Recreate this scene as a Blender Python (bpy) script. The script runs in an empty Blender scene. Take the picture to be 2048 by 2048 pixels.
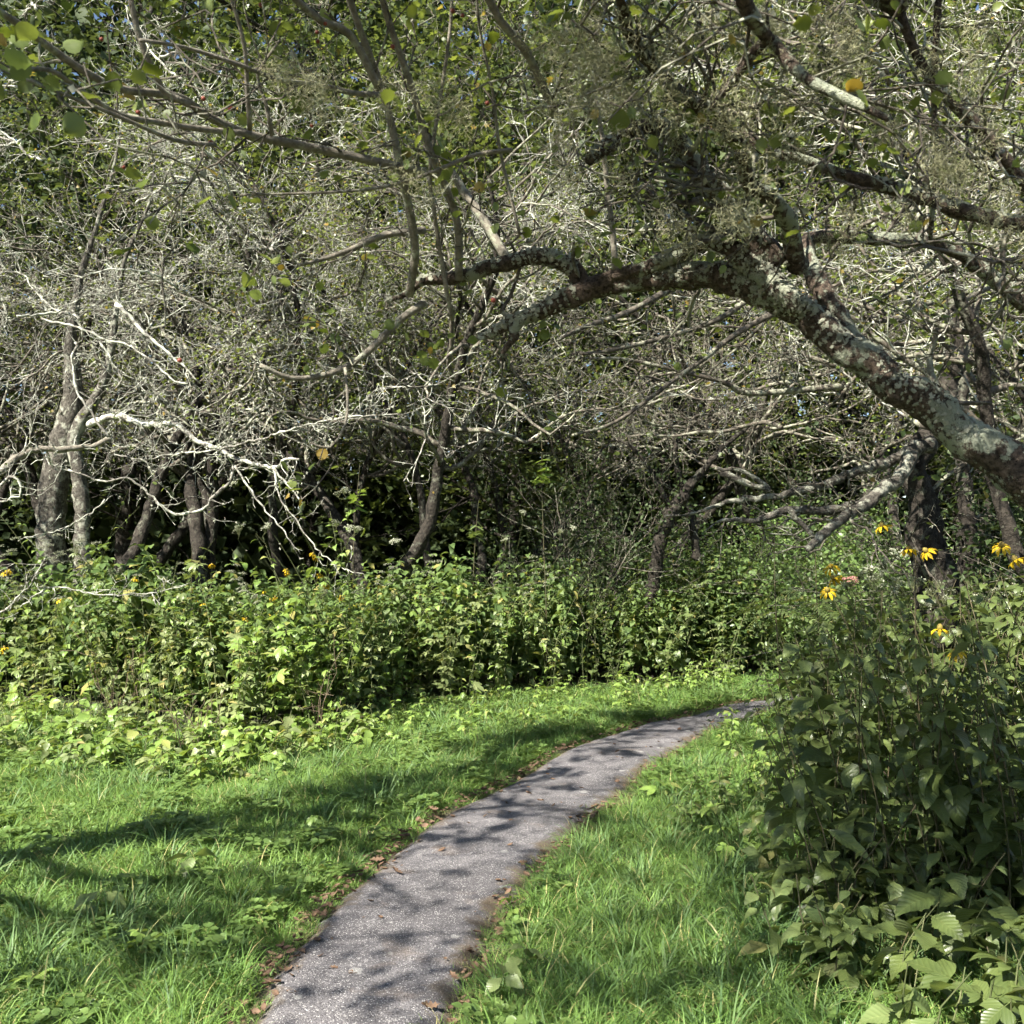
import bpy, math, random
import numpy as np
from mathutils import Matrix, Vector, noise as mnoise

# ------------------------------------------------------------------ camera, sky, sun, exposure
scene = bpy.context.scene
CAMH, F, PITCH = 1.62, 2010.0, math.radians(2.73)
cam_data = bpy.data.cameras.new('camera'); cam = bpy.data.objects.new('camera', cam_data)
scene.collection.objects.link(cam); scene.camera = cam
cam_data.sensor_width = 36; cam_data.lens = 36 * F / 2048
cam_data.clip_start = 0.05; cam_data.clip_end = 2000
cam.location = (0, 0, CAMH); cam.rotation_euler = (math.radians(90) + PITCH, 0, 0)
cam_data.dof.use_dof = True; cam_data.dof.focus_distance = 7.5; cam_data.dof.aperture_fstop = 9

SUN_EL, SUN_AZ = 43.0, 221.0           # azimuth clockwise from +Y: behind the camera and to the left
SX = math.sin(math.radians(SUN_AZ)) * math.cos(math.radians(SUN_EL))
SY = math.cos(math.radians(SUN_AZ)) * math.cos(math.radians(SUN_EL))
SZ = math.sin(math.radians(SUN_EL))
world = bpy.data.worlds.new('World'); scene.world = world; world.use_nodes = True
nt = world.node_tree; nt.nodes.clear()
wo = nt.nodes.new('ShaderNodeOutputWorld'); wb = nt.nodes.new('ShaderNodeBackground')
sk = nt.nodes.new('ShaderNodeTexSky'); sk.sky_type = 'NISHITA'; sk.sun_disc = False
sk.sun_elevation = math.radians(SUN_EL); sk.sun_rotation = math.radians(SUN_AZ)
sk.air_density = 1.0; sk.dust_density = 0.6
nt.links.new(sk.outputs[0], wb.inputs[0]); wb.inputs[1].default_value = 0.05
nt.links.new(wb.outputs[0], wo.inputs[0])
sun_d = bpy.data.lights.new('sun', 'SUN'); sun_d.energy = 5.0; sun_d.angle = math.radians(0.53)
sun_d.color = (1.0, 0.95, 0.86)
sun = bpy.data.objects.new('sun', sun_d); scene.collection.objects.link(sun)
sun.rotation_euler = Vector((SX, SY, SZ)).to_track_quat('Z', 'Y').to_euler()
sun.location = (-8, -8, 12)
scene.view_settings.view_transform = 'Standard'; scene.view_settings.look = 'None'
scene.view_settings.exposure = 1.85; scene.view_settings.gamma = 1.0
scene.render.engine = 'CYCLES'
cy = scene.cycles
cy.max_bounces = 4; cy.diffuse_bounces = 2; cy.glossy_bounces = 1; cy.transmission_bounces = 3
cy.transparent_max_bounces = 4; cy.caustics_reflective = False; cy.caustics_refractive = False
cy.use_denoising = True; cy.use_adaptive_sampling = True; cy.adaptive_threshold = 0.05; cy.adaptive_min_samples = 24
cy.sample_clamp_indirect = 6.0
try:
    cy.denoiser = 'OPENIMAGEDENOISE'; cy.denoising_prefilter = 'ACCURATE'
except Exception:
    pass

# ------------------------------------------------------------------ helpers
COL = scene.collection
rng = random.Random(11)
nrg = np.random.default_rng(11)
CP, SP = math.cos(PITCH), math.sin(PITCH)

def at(px, py, d):
    """the point seen at photo pixel (2048 frame) at forward distance d"""
    u = (px - 1024) / F; v = (1024 - py) / F
    return (d * u, d * (CP - v * SP), CAMH + d * (SP + v * CP))

def gh(x, y):
    """height of the ground"""
    return 0.03 * math.sin(x * 1.1 + 0.4) * math.sin(y * 0.8 + 1.0) + 0.012 * math.sin(x * 3.1 + y * 2.3)

def on_ground(px, py):
    u = (px - 1024) / F; v = (1024 - py) / F
    dz = SP + v * CP
    d = -CAMH / dz
    return (d * u, d * (CP - v * SP))

def tag(o, label=None, cat=None, group=None, kind=None):
    if label: o['label'] = label
    if cat: o['category'] = cat
    if group: o['group'] = group
    if kind: o['kind'] = kind
    return o

def link(name, mesh, parent=None, mat=None):
    o = bpy.data.objects.new(name, mesh); COL.objects.link(o)
    if parent is not None: o.parent = parent
    if mat is not None and mesh is not None and not mesh.materials: mesh.materials.append(mat)
    return o

def empty(name, loc, rz=0.0, scale=1.0):
    o = bpy.data.objects.new(name, None); COL.objects.link(o)
    o.location = loc; o.rotation_euler = (0, 0, rz); o.scale = (scale,) * 3
    o.empty_display_size = 0.1
    return o

def mesh_np(name, V, faces, mat=None, smooth=True):
    """V: (n,3); faces: list of (m,k) int arrays"""
    me = bpy.data.meshes.new(name)
    V = np.asarray(V, dtype=np.float32)
    faces = [np.asarray(f, dtype=np.int32) for f in faces if len(f)]
    me.vertices.add(len(V)); me.vertices.foreach_set('co', V.ravel())
    nl = sum(f.size for f in faces); npoly = sum(len(f) for f in faces)
    me.loops.add(nl); me.polygons.add(npoly)
    me.loops.foreach_set('vertex_index', np.concatenate([f.ravel() for f in faces]))
    starts = []; s = 0
    for f in faces:
        k = f.shape[1]; starts.append(s + np.arange(len(f)) * k); s += f.size
    me.polygons.foreach_set('loop_start', np.concatenate(starts).astype(np.int32))
    if smooth:
        me.polygons.foreach_set('use_smooth', np.ones(npoly, dtype=bool))
    me.update(calc_edges=True)
    if mat: me.materials.append(mat)
    return me

class MB:
    """collects vertices and faces (tris and quads) of one mesh"""
    def __init__(s): s.V = []; s.T = []; s.Q = []; s.n = 0
    def add(s, V, tris=None, quads=None):
        V = np.asarray(V, dtype=np.float32)
        if tris is not None and len(tris): s.T.append(np.asarray(tris) + s.n)
        if quads is not None and len(quads): s.Q.append(np.asarray(quads) + s.n)
        s.V.append(V); s.n += len(V)
    def mesh(s, name, mat, smooth=True):
        fs = []
        if s.T: fs.append(np.concatenate(s.T))
        if s.Q: fs.append(np.concatenate(s.Q))
        return mesh_np(name, np.concatenate(s.V), fs, mat, smooth)
    def empty(s): return s.n == 0

def norm(v):
    l = math.sqrt(v[0]*v[0] + v[1]*v[1] + v[2]*v[2]) or 1.0
    return (v[0]/l, v[1]/l, v[2]/l)

def spline(pts, rad, step):
    """Catmull-Rom resampling of a polyline with radii"""
    P = [np.array(p, float) for p in pts]; out = []; rr = []
    for i in range(len(P) - 1):
        p0 = P[i-1] if i > 0 else 2*P[0] - P[1]
        p1, p2 = P[i], P[i+1]
        p3 = P[i+2] if i + 2 < len(P) else 2*P[-1] - P[-2]
        n = max(1, int(np.linalg.norm(p2 - p1) / step))
        for k in range(n):
            t = k / n
            out.append(0.5*((2*p1) + (-p0+p2)*t + (2*p0-5*p1+4*p2-p3)*t*t + (-p0+3*p1-3*p2+p3)*t**3))
            rr.append(rad[i] + (rad[i+1]-rad[i])*t)
    out.append(P[-1]); rr.append(rad[-1])
    return out, rr

def tube(mb, pts, rad, sides=8, rough=0.0, rscale=9.0, cap=True, seed=0.0):
    n = len(pts)
    P = np.array(pts, float)
    T = np.gradient(P, axis=0) if n > 1 else np.array([[0, 0, 1.0]])
    T /= (np.linalg.norm(T, axis=1, keepdims=True) + 1e-9)
    a = np.array([0.31, 0.52, 0.79]); N = a - T[0]*np.dot(a, T[0]); N /= np.linalg.norm(N)
    ang = np.arange(sides) * 2*math.pi/sides
    V = np.zeros((n*sides + (2 if cap else 0), 3))
    for i in range(n):
        N = N - T[i]*np.dot(N, T[i]); N /= (np.linalg.norm(N) + 1e-9)
        B = np.cross(T[i], N)
        ring = np.outer(np.cos(ang), N) + np.outer(np.sin(ang), B)
        r = np.full(sides, rad[i])
        if rough:
            for k in range(sides):
                q = P[i] + ring[k]*rad[i]
                e = mnoise.noise(Vector((q[0]*rscale+seed, q[1]*rscale, q[2]*rscale)))
                e2 = mnoise.noise(Vector((q[0]*rscale*3.3, q[1]*rscale*3.3+seed, q[2]*rscale*3.3)))
                r[k] *= 1 + rough*(e + 0.6*e2)
        V[i*sides:(i+1)*sides] = P[i] + ring*r[:, None]
    i0 = np.arange(n-1)[:, None]*sides; k = np.arange(sides)[None, :]; k2 = (k+1) % sides
    Q = np.stack([i0+k, i0+k2, i0+sides+k2, i0+sides+k], -1).reshape(-1, 4)
    tr = None
    if cap:
        V[n*sides] = P[0]; V[n*sides+1] = P[-1]
        kk = np.arange(sides); kk2 = (kk+1) % sides
        tr = np.concatenate([np.stack([kk2, kk, np.full(sides, n*sides)], -1),
                             np.stack([(n-1)*sides+kk, (n-1)*sides+kk2, np.full(sides, n*sides+1)], -1)])
    mb.add(V, tr, Q)

def sticks(mb, S, sides=3):
    """many short tapered prisms: rows x0 y0 z0 x1 y1 z1 r0 r1"""
    if not len(S): return
    S = np.asarray(S, float)
    A, B, r0, r1 = S[:, :3], S[:, 3:6], S[:, 6], S[:, 7]
    D = B - A; D /= (np.linalg.norm(D, axis=1, keepdims=True) + 1e-9)
    ref = np.where(np.abs(D[:, 2:3]) > 0.8, np.array([[1.0, 0, 0]]), np.array([[0, 0, 1.0]]))
    N = np.cross(D, ref); N /= (np.linalg.norm(N, axis=1, keepdims=True) + 1e-9)
    M = np.cross(D, N)
    B = B + D*r1[:, None]*0.6
    ang = np.arange(sides)*2*math.pi/sides
    c, s = np.cos(ang), np.sin(ang)
    ring = N[:, None, :]*c[None, :, None] + M[:, None, :]*s[None, :, None]
    V = np.concatenate([A[:, None]+ring*r0[:, None, None], B[:, None]+ring*r1[:, None, None]], 1).reshape(-1, 3)
    base = np.arange(len(S))[:, None]*(2*sides); k = np.arange(sides)[None]; k2 = (k+1) % sides
    Q = np.stack([base+k, base+k2, base+sides+k2, base+sides+k], -1).reshape(-1, 4)
    mb.add(V, None, Q)

def grow(S, tips, g, p, d, L, r, lev, kink=0.28, trop=0.03, step=0.07, br=0.42, tmin=0.0024):
    """zigzag twig with side twigs"""
    n = max(2, int(L/step)); x, y, z = p; dx, dy, dz = d
    rr = r; rend = max(r*0.45, 0.0022)
    ga = g.gauss; rnd = g.random
    for i in range(n):
        dx += ga(0, kink); dy += ga(0, kink); dz += ga(0, kink) + trop
        l = math.sqrt(dx*dx+dy*dy+dz*dz) or 1; dx /= l; dy /= l; dz /= l
        st = step*(0.6+0.8*rnd())
        x1, y1, z1 = x+dx*st, y+dy*st, z+dz*st
        rn = r + (rend-r)*(i+1)/n
        S.append((x, y, z, x1, y1, z1, rr, rn))
        x, y, z, rr = x1, y1, z1, rn
        if lev > 0 and rnd() < br:
            ax, ay, az = ga(0, 1), ga(0, 1), ga(0, 1)*0.8
            q = 0.45+0.5*rnd()
            nd = norm((dx*q+ax*0.55, dy*q+ay*0.55, dz*q+az*0.55))
            grow(S, tips, g, (x, y, z), nd, L*(0.35+0.35*rnd()), max(rn*0.7, tmin), lev-1, kink, trop, step*0.88, br, tmin)
        elif lev == 0 and rnd() < 0.5:
            nd = (ga(0, 1), ga(0, 1), ga(0, 1)); l = 0.02+0.03*rnd(); nn = norm(nd)
            S.append((x, y, z, x+nn[0]*l, y+nn[1]*l, z+nn[2]*l, max(rn*0.8, 0.0024), max(rn*0.6, 0.002)))
    tips.append((x, y, z, dx, dy, dz))

def frames(D, up):
    """rotation matrices with x along D and z near up"""
    X = D/(np.linalg.norm(D, axis=1, keepdims=True)+1e-9)
    Y = np.cross(up, X); Y /= (np.linalg.norm(Y, axis=1, keepdims=True)+1e-9)
    Z = np.cross(X, Y)
    return np.stack([X, Y, Z], -1)

def scatter(mb, tv, tf, pos, R, sc):
    """copies of a small template (verts tv, tris tf)"""
    tv = np.asarray(tv, float); tf = np.asarray(tf)
    n = len(pos)
    if n == 0: return
    V = np.einsum('nij,kj->nki', R, tv)*np.asarray(sc)[:, None, None] + np.asarray(pos)[:, None, :]
    Fc = tf[None] + (np.arange(n)*len(tv))[:, None, None]
    if tf.shape[1] == 3: mb.add(V.reshape(-1, 3), Fc.reshape(-1, 3))
    else: mb.add(V.reshape(-1, 3), None, Fc.reshape(-1, 4))

def rand_frames(n, upbias=0.7, g=nrg):
    D = g.normal(size=(n, 3)); D[:, 2] *= 0.6; D[:, 2] -= 0.25
    up = g.normal(size=(n, 3))*(1-upbias); up[:, 2] += upbias
    return frames(D, up)

# ------------------------------------------------------------------ leaf shapes
def leaf_shape(L=1.0, W=0.4, n=6, fold=0.12, droop=0.35, peak=0.35, serr=0.0, wave=0.0, petiole=0.12):
    """blade along +x with a folded midrib that bends down; returns verts, quads(as tris)"""
    V = []; T = []
    pos = []
    for i in range(n+1):
        t = i/n
        w = W*0.5*((t/peak)**0.75 if t < peak else max(0.0, 1-((t-peak)/(1-peak))**1.55))
        if i == 0: w = W*0.04
        if serr and 0 < i < n: w *= (1+serr) if i % 2 else (1-serr)
        a = droop*t*t
        x = petiole + (t*math.cos(a*0.8))*(L-petiole); z = -droop*0.55*t*t*L
        up = fold*w*2
        wz = wave*math.sin(t*9)*w
        V += [(x, w, z+up+wz), (x, 0, z), (x, -w, z+up-wz)]
    for i in range(n):
        a = i*3
        T += [(a, a+1, a+4), (a, a+4, a+3), (a+1, a+2, a+5), (a+1, a+5, a+4)]
    m = len(V)                              # petiole
    pw = 0.008*L
    V += [(0, pw, 0.0), (0, -pw, 0.0), (petiole*1.05, pw, -0.002), (petiole*1.05, -pw, -0.002)]
    T += [(m, m+1, m+3), (m, m+3, m+2)]
    return np.array(V), np.array(T)

def lobed_shape(lobes, n=4, **kw):
    """several blades from one point: (angle, length, width, start)"""
    Vs = []; Ts = []; c = 0
    for ang, L, W, st in lobes:
        v, t = leaf_shape(L, W, n, petiole=0.02, **kw)
        ca, sa = math.cos(ang), math.sin(ang)
        w = v.copy(); w[:, 0] = v[:, 0]*ca - v[:, 1]*sa + st; w[:, 1] = v[:, 0]*sa + v[:, 1]*ca
        w[:, 2] += 0.006*math.sin(ang*3)
        Vs.append(w); Ts.append(t+c); c += len(v)
    v = np.array([(0, 0.008, 0), (0, -0.008, 0), (lobes[0][3]+0.02, 0.008, 0), (lobes[0][3]+0.02, -0.008, 0)])
    Vs.append(v); Ts.append(np.array([(0, 1, 3), (0, 3, 2)])+c)
    return np.concatenate(Vs), np.concatenate(Ts)

def fan_shape(outline, fold=0.1):
    """flat polygon leaf from its right half outline (x, w)"""
    V = []; T = []
    for x, w in outline: V += [(x, w, w*fold), (x, 0, -0.12*x*x), (x, -w, w*fold)]
    for i in range(len(outline)-1):
        a = i*3
        T += [(a, a+1, a+4), (a, a+4, a+3), (a+1, a+2, a+5), (a+1, a+5, a+4)]
    return np.array(V, float), np.array(T)

HAW = fan_shape([(0, 0.02), (0.12, 0.05), (0.2, 0.3), (0.35, 0.3), (0.42, 0.42), (0.58, 0.3), (0.66, 0.36), (0.82, 0.17), (1.0, 0.0)])
ROUND = fan_shape([(0, 0.02), (0.14, 0.03), (0.22, 0.28), (0.42, 0.41), (0.62, 0.38), (0.82, 0.22), (1.0, 0.0)], 0.16)
SIMPLE = fan_shape([(0, 0.02), (0.3, 0.25), (0.6, 0.22), (1.0, 0.0)], 0.2)
MAPLE = fan_shape([(0, 0.03), (0.1, 0.12), (0.16, 0.46), (0.32, 0.26), (0.46, 0.52), (0.6, 0.2), (0.75, 0.22), (1.0, 0.0)], 0.12)

KITE = (np.array([(0, 0, 0), (0.4, 0.36, 0.1), (0.4, 0, -0.03), (0.4, -0.36, 0.1), (1, 0, -0.12)]), np.array([(0, 2, 1), (0, 3, 2), (2, 4, 1), (2, 3, 4)]))
STAR = (np.array([(0, 0, 0), (0.22, 0.46, 0.08), (0.36, 0.2, 0.03), (0.62, 0.42, 0.04), (0.62, 0.14, 0), (1, 0, -0.12), (0.62, -0.14, 0), (0.62, -0.42, 0.04), (0.36, -0.2, 0.03), (0.22, -0.46, 0.08)]),
        np.array([(0, 2, 1), (2, 4, 3), (0, 6, 4), (0, 4, 2), (4, 6, 5), (0, 9, 8), (0, 8, 6), (8, 7, 6)]))
CHIP = (np.array([(0, 0, 0), (0.5, 0.4, 0.15), (0.5, -0.4, 0.15), (1, 0, 0)]), np.array([(0, 2, 1), (2, 3, 1)]))
# ------------------------------------------------------------------ materials
def new_mat(name):
    m = bpy.data.materials.new(name); m.use_nodes = True
    nt = m.node_tree; nt.nodes.clear()
    return m, nt, nt.nodes.new('ShaderNodeOutputMaterial')

def N(nt, typ, **kw):
    n = nt.nodes.new('ShaderNode'+typ)
    for k, v in kw.items(): setattr(n, k, v)
    return n

def mixrgb(nt, a, b, fac, mode='MIX'):
    m = nt.nodes.new('ShaderNodeMix'); m.data_type = 'RGBA'; m.blend_type = mode; m.clamp_factor = True
    for s, v in ((m.inputs[6], a), (m.inputs[7], b)):
        if isinstance(v, (tuple, list)): s.default_value = (*v[:3], 1)
        else: nt.links.new(v, s)
    if isinstance(fac, (int, float)): m.inputs[0].default_value = fac
    else: nt.links.new(fac, m.inputs[0])
    return m.outputs[2]

def ramp(nt, src, stops):
    r = N(nt, 'ValToRGB'); e = r.color_ramp.elements
    while len(e) < len(stops): e.new(0.5)
    for i, (p, c) in enumerate(stops):
        e[i].position = p; e[i].color = (*c, 1) if len(c) == 3 else c
    nt.links.new(src, r.inputs[0]); return r.outputs[0]

def mathn(nt, op, a, b=0.0, clamp=False):
    m = N(nt, 'Math', operation=op, use_clamp=clamp)
    for i, v in enumerate((a, b)):
        if isinstance(v, (int, float)): m.inputs[i].default_value = v
        else: nt.links.new(v, m.inputs[i])
    return m.outputs[0]

def noise_tex(nt, vec, scale, detail=3, rough=0.55):
    n = N(nt, 'TexNoise'); n.inputs['Scale'].default_value = scale
    n.inputs['Detail'].default_value = detail; n.inputs['Roughness'].default_value = rough
    if vec is not None: nt.links.new(vec, n.inputs['Vector'])
    return n.outputs['Fac']

def leaf_mat(name, c1, c2, c3=None, trans=0.38, rough=0.38, spec=0.5, veins=False, patch=1.3, tint=(1.25, 1.2, 0.55)):
    """green leaf: front gloss plus light let through; colour differs by leaf and by patch"""
    m, nt, out = new_mat(name)
    geo = N(nt, 'NewGeometry'); oi = N(nt, 'ObjectInfo')
    r = mathn(nt, 'FRACT', mathn(nt, 'ADD', geo.outputs['Random Per Island'], oi.outputs['Random']))
    pn = noise_tex(nt, geo.outputs['Position'], patch, 2)
    pf = mathn(nt, 'MULTIPLY_ADD', pn, 2.2); nt.nodes[-1].inputs[2].default_value = -0.6
    f = mathn(nt, 'MULTIPLY_ADD', r, 0.65)
    ff = mathn(nt, 'ADD', mathn(nt, 'MULTIPLY', r, 0.6), mathn(nt, 'MULTIPLY', pf, 0.4), True)
    col = mixrgb(nt, c1, c2, ff)
    if c3:
        k = mathn(nt, 'GREATER_THAN', mathn(nt, 'FRACT', mathn(nt, 'MULTIPLY', r, 7.31)), 0.94)
        col = mixrgb(nt, col, c3, k)
    bump = None
    if veins:
        tc = N(nt, 'TexCoord'); sx = N(nt, 'SeparateXYZ'); nt.links.new(tc.outputs['Object'], sx.inputs[0])
        ay = mathn(nt, 'ABSOLUTE', sx.outputs[1])
        mid = mathn(nt, 'LESS_THAN', ay, 0.007)
        w = mathn(nt, 'SINE', mathn(nt, 'MULTIPLY', mathn(nt, 'SUBTRACT', sx.outputs[0], mathn(nt, 'MULTIPLY', ay, 0.9)), 62.0))
        side = mathn(nt, 'GREATER_THAN', w, 0.9)
        v = mathn(nt, 'MAXIMUM', mid, mathn(nt, 'MULTIPLY', side, 0.55))
        col = mixrgb(nt, col, (c2[0]*1.7+0.02, c2[1]*1.45+0.02, c2[2]*1.7), mathn(nt, 'MULTIPLY', v, 0.2))
        blot = noise_tex(nt, tc.outputs['Object'], 14, 3)
        col = mixrgb(nt, col, (0.16, 0.12, 0.04), mathn(nt, 'MULTIPLY', mathn(nt, 'GREATER_THAN', blot, 0.71), 0.6))
        bp = N(nt, 'Bump'); bp.inputs['Strength'].default_value = 0.14; bp.inputs['Distance'].default_value = 0.02
        nt.links.new(mathn(nt, 'MULTIPLY', w, 1.0), bp.inputs['Height']); bump = bp.outputs[0]
    # underside a little paler
    back = mixrgb(nt, col, (0.2, 0.25, 0.14), 0.25)
    col = mixrgb(nt, col, back, geo.outputs['Backfacing'])
    p = N(nt, 'BsdfPrincipled'); nt.links.new(col, p.inputs['Base Color'])
    p.inputs['Roughness'].default_value = rough; p.inputs['Specular IOR Level'].default_value = spec
    if bump: nt.links.new(bump, p.inputs['Normal'])
    t = N(nt, 'BsdfTranslucent')
    nt.links.new(mixrgb(nt, col, tint, 1.0, 'MULTIPLY'), t.inputs['Color'])
    ms = N(nt, 'MixShader'); ms.inputs[0].default_value = trans
    nt.links.new(p.outputs[0], ms.inputs[1]); nt.links.new(t.outputs[0], ms.inputs[2])
    nt.links.new(ms.outputs[0], out.inputs[0])
    return m

def bark_mat(name, dark, mid, lichen, lo=0.5, hi=0.62, scale=9.0, bump=0.6, upbias=0.0, low=0.25):
    m, nt, out = new_mat(name)
    geo = N(nt, 'NewGeometry'); pos = geo.outputs['Position']
    n1 = noise_tex(nt, pos, scale*2.2, 5, 0.65); n2 = noise_tex(nt, pos, scale, 4, 0.6); n3 = noise_tex(nt, pos, scale*7, 3, 0.6)
    col = mixrgb(nt, dark, mid, ramp(nt, n1, [(0.38, (0, 0, 0)), (0.62, (1, 1, 1))]))
    lf = n2
    if upbias:
        sx = N(nt, 'SeparateXYZ'); nt.links.new(geo.outputs['Normal'], sx.inputs[0])
        lf = mathn(nt, 'ADD', n2, mathn(nt, 'MULTIPLY', sx.outputs[2], upbias))
    lf = mathn(nt, 'ADD', lf, mathn(nt, 'MULTIPLY', mathn(nt, 'SUBTRACT', n3, 0.5), 0.35))
    nl = noise_tex(nt, pos, scale*0.16, 2, 0.5)
    lf = mathn(nt, 'ADD', lf, mathn(nt, 'MULTIPLY', mathn(nt, 'SUBTRACT', nl, 0.5), low))
    lm = ramp(nt, lf, [(lo, (0, 0, 0)), (hi, (1, 1, 1))])
    l2 = mixrgb(nt, lichen, (lichen[0]*0.62, lichen[1]*0.68, lichen[2]*0.6), n3)
    col = mixrgb(nt, col, l2, lm)
    p = N(nt, 'BsdfPrincipled'); nt.links.new(col, p.inputs['Base Color'])
    p.inputs['Roughness'].default_value = 0.85; p.inputs['Specular IOR Level'].default_value = 0.2
    bp = N(nt, 'Bump'); bp.inputs['Strength'].default_value = bump; bp.inputs['Distance'].default_value = 0.02
    nt.links.new(mathn(nt, 'ADD', n1, mathn(nt, 'MULTIPLY', n3, 0.5)), bp.inputs['Height']); nt.links.new(bp.outputs[0], p.inputs['Normal'])
    nt.links.new(p.outputs[0], out.inputs[0])
    return m

def plain_mat(name, c1, c2, scale=20, rough=0.7, trans=0.0):
    m, nt, out = new_mat(name)
    geo = N(nt, 'NewGeometry')
    f = noise_tex(nt, geo.outputs['Position'], scale, 3)
    col = mixrgb(nt, c1, c2, ramp(nt, f, [(0.35, (0, 0, 0)), (0.65, (1, 1, 1))]))
    ri = mixrgb(nt, col, (c1[0]*0.6, c1[1]*0.6, c1[2]*0.6), mathn(nt, 'MULTIPLY', geo.outputs['Random Per Island'], 0.6))
    p = N(nt, 'BsdfPrincipled'); nt.links.new(ri, p.inputs['Base Color'])
    p.inputs['Roughness'].default_value = rough; p.inputs['Specular IOR Level'].default_value = 0.25
    if trans:
        t = N(nt, 'BsdfTranslucent'); nt.links.new(ri, t.inputs['Color'])
        ms = N(nt, 'MixShader'); ms.inputs[0].default_value = trans
        nt.links.new(p.outputs[0], ms.inputs[1]); nt.links.new(t.outputs[0], ms.inputs[2]); nt.links.new(ms.outputs[0], out.inputs[0])
    else:
        nt.links.new(p.outputs[0], out.inputs[0])
    return m

M = {}
M['leaf_thicket'] = leaf_mat('leaf_thicket', (0.085, 0.135, 0.045), (0.23, 0.285, 0.105), (0.24, 0.24, 0.09), veins=True)
M['foliage_thicket'] = leaf_mat('foliage_thicket', (0.06, 0.11, 0.035), (0.17, 0.24, 0.07), (0.28, 0.26, 0.08), rough=0.55, spec=0.3)
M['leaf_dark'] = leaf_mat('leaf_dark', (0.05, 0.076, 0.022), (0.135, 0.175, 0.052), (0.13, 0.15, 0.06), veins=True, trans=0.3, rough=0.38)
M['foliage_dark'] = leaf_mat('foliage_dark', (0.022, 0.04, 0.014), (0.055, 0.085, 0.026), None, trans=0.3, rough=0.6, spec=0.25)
M['leaf_bright'] = leaf_mat('leaf_bright', (0.13, 0.22, 0.05), (0.26, 0.36, 0.085), (0.3, 0.33, 0.1), veins=True, trans=0.36)
M['foliage_bright'] = leaf_mat('foliage_bright', (0.085, 0.155, 0.04), (0.18, 0.26, 0.07), None, trans=0.36)
M['leaf_hawthorn'] = leaf_mat('leaf_hawthorn', (0.085, 0.13, 0.025), (0.2, 0.235, 0.042), (0.3, 0.21, 0.05), trans=0.4, patch=0.9)
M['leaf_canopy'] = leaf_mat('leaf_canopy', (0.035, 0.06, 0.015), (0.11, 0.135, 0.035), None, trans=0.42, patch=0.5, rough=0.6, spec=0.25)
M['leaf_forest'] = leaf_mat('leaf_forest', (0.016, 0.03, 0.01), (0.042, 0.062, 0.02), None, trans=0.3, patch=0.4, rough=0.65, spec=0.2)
M['leaf_olive'] = leaf_mat('leaf_olive', (0.13, 0.175, 0.065), (0.27, 0.31, 0.13), (0.34, 0.31, 0.12), veins=True, trans=0.34)
M['grass'] = leaf_mat('grass_blade', (0.075, 0.165, 0.037), (0.235, 0.36, 0.085), (0.42, 0.38, 0.16), trans=0.36, rough=0.55, spec=0.3, patch=1.1)
M['grass_long'] = leaf_mat('grass_long', (0.075, 0.15, 0.05), (0.17, 0.26, 0.09), (0.3, 0.3, 0.13), trans=0.33, rough=0.52, spec=0.3, patch=1.4)
M['grass_straw'] = plain_mat('grass_straw', (0.3, 0.26, 0.14), (0.2, 0.2, 0.08), 30, 0.7, 0.25)
M['stem'] = plain_mat('stem', (0.085, 0.11, 0.04), (0.13, 0.13, 0.06), 12)
M['stem_dark'] = plain_mat('stem_dark', (0.07, 0.075, 0.035), (0.12, 0.09, 0.05), 12)
M['bark'] = bark_mat('bark_leaning', (0.03, 0.022, 0.016), (0.14, 0.105, 0.077), (0.42, 0.43, 0.33), 0.52, 0.62, 34, 1.0, 0.06, low=1.0)
M['bark_smooth'] = bark_mat('bark_smooth', (0.13, 0.115, 0.09), (0.24, 0.215, 0.17), (0.4, 0.4, 0.31), 0.55, 0.7, 22, 0.4)
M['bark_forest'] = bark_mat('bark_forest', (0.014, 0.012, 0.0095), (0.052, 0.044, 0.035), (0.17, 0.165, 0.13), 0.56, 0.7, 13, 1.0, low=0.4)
M['bark_grey'] = bark_mat('bark_grey', (0.035, 0.031, 0.025), (0.125, 0.113, 0.092), (0.36, 0.35, 0.29), 0.5, 0.64, 13, 1.0, low=0.5)
M['twig'] = bark_mat('twig_silver', (0.075, 0.068, 0.057), (0.26, 0.245, 0.21), (0.6, 0.59, 0.51), 0.45, 0.58, 14, 0.3, low=0.6)
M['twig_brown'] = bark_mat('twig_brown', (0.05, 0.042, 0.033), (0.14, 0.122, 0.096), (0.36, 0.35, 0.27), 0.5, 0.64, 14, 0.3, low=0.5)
M['lichen'] = plain_mat('lichen_flake', (0.4, 0.4, 0.31), (0.22, 0.23, 0.17), 26, 0.9, 0.1)
M['beard'] = plain_mat('beard_lichen', (0.5, 0.5, 0.3), (0.4, 0.37, 0.22), 14, 0.9, 0.3)
M['yellow'] = plain_mat('petal_yellow', (0.75, 0.5, 0.02), (0.62, 0.42, 0.02), 30, 0.5, 0.3)
M['cone'] = plain_mat('flower_cone', (0.25, 0.2, 0.04), (0.16, 0.11, 0.03), 60)
M['white'] = plain_mat('floret_white', (0.5, 0.5, 0.38), (0.32, 0.36, 0.22), 40, 0.8, 0.25)
M['pink'] = plain_mat('floret_pink', (0.5, 0.24, 0.2), (0.4, 0.2, 0.17), 60, 0.8, 0.2)
M['berry'] = plain_mat('berry_red', (0.2, 0.045, 0.03), (0.26, 0.09, 0.05), 60, 0.4)
M['litter'] = plain_mat('dead_leaf', (0.21, 0.135, 0.085), (0.1, 0.06, 0.04), 25, 0.8, 0.12)
M['dead_stem'] = plain_mat('dead_stem', (0.17, 0.13, 0.085), (0.1, 0.075, 0.05), 25, 0.85)

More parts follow.
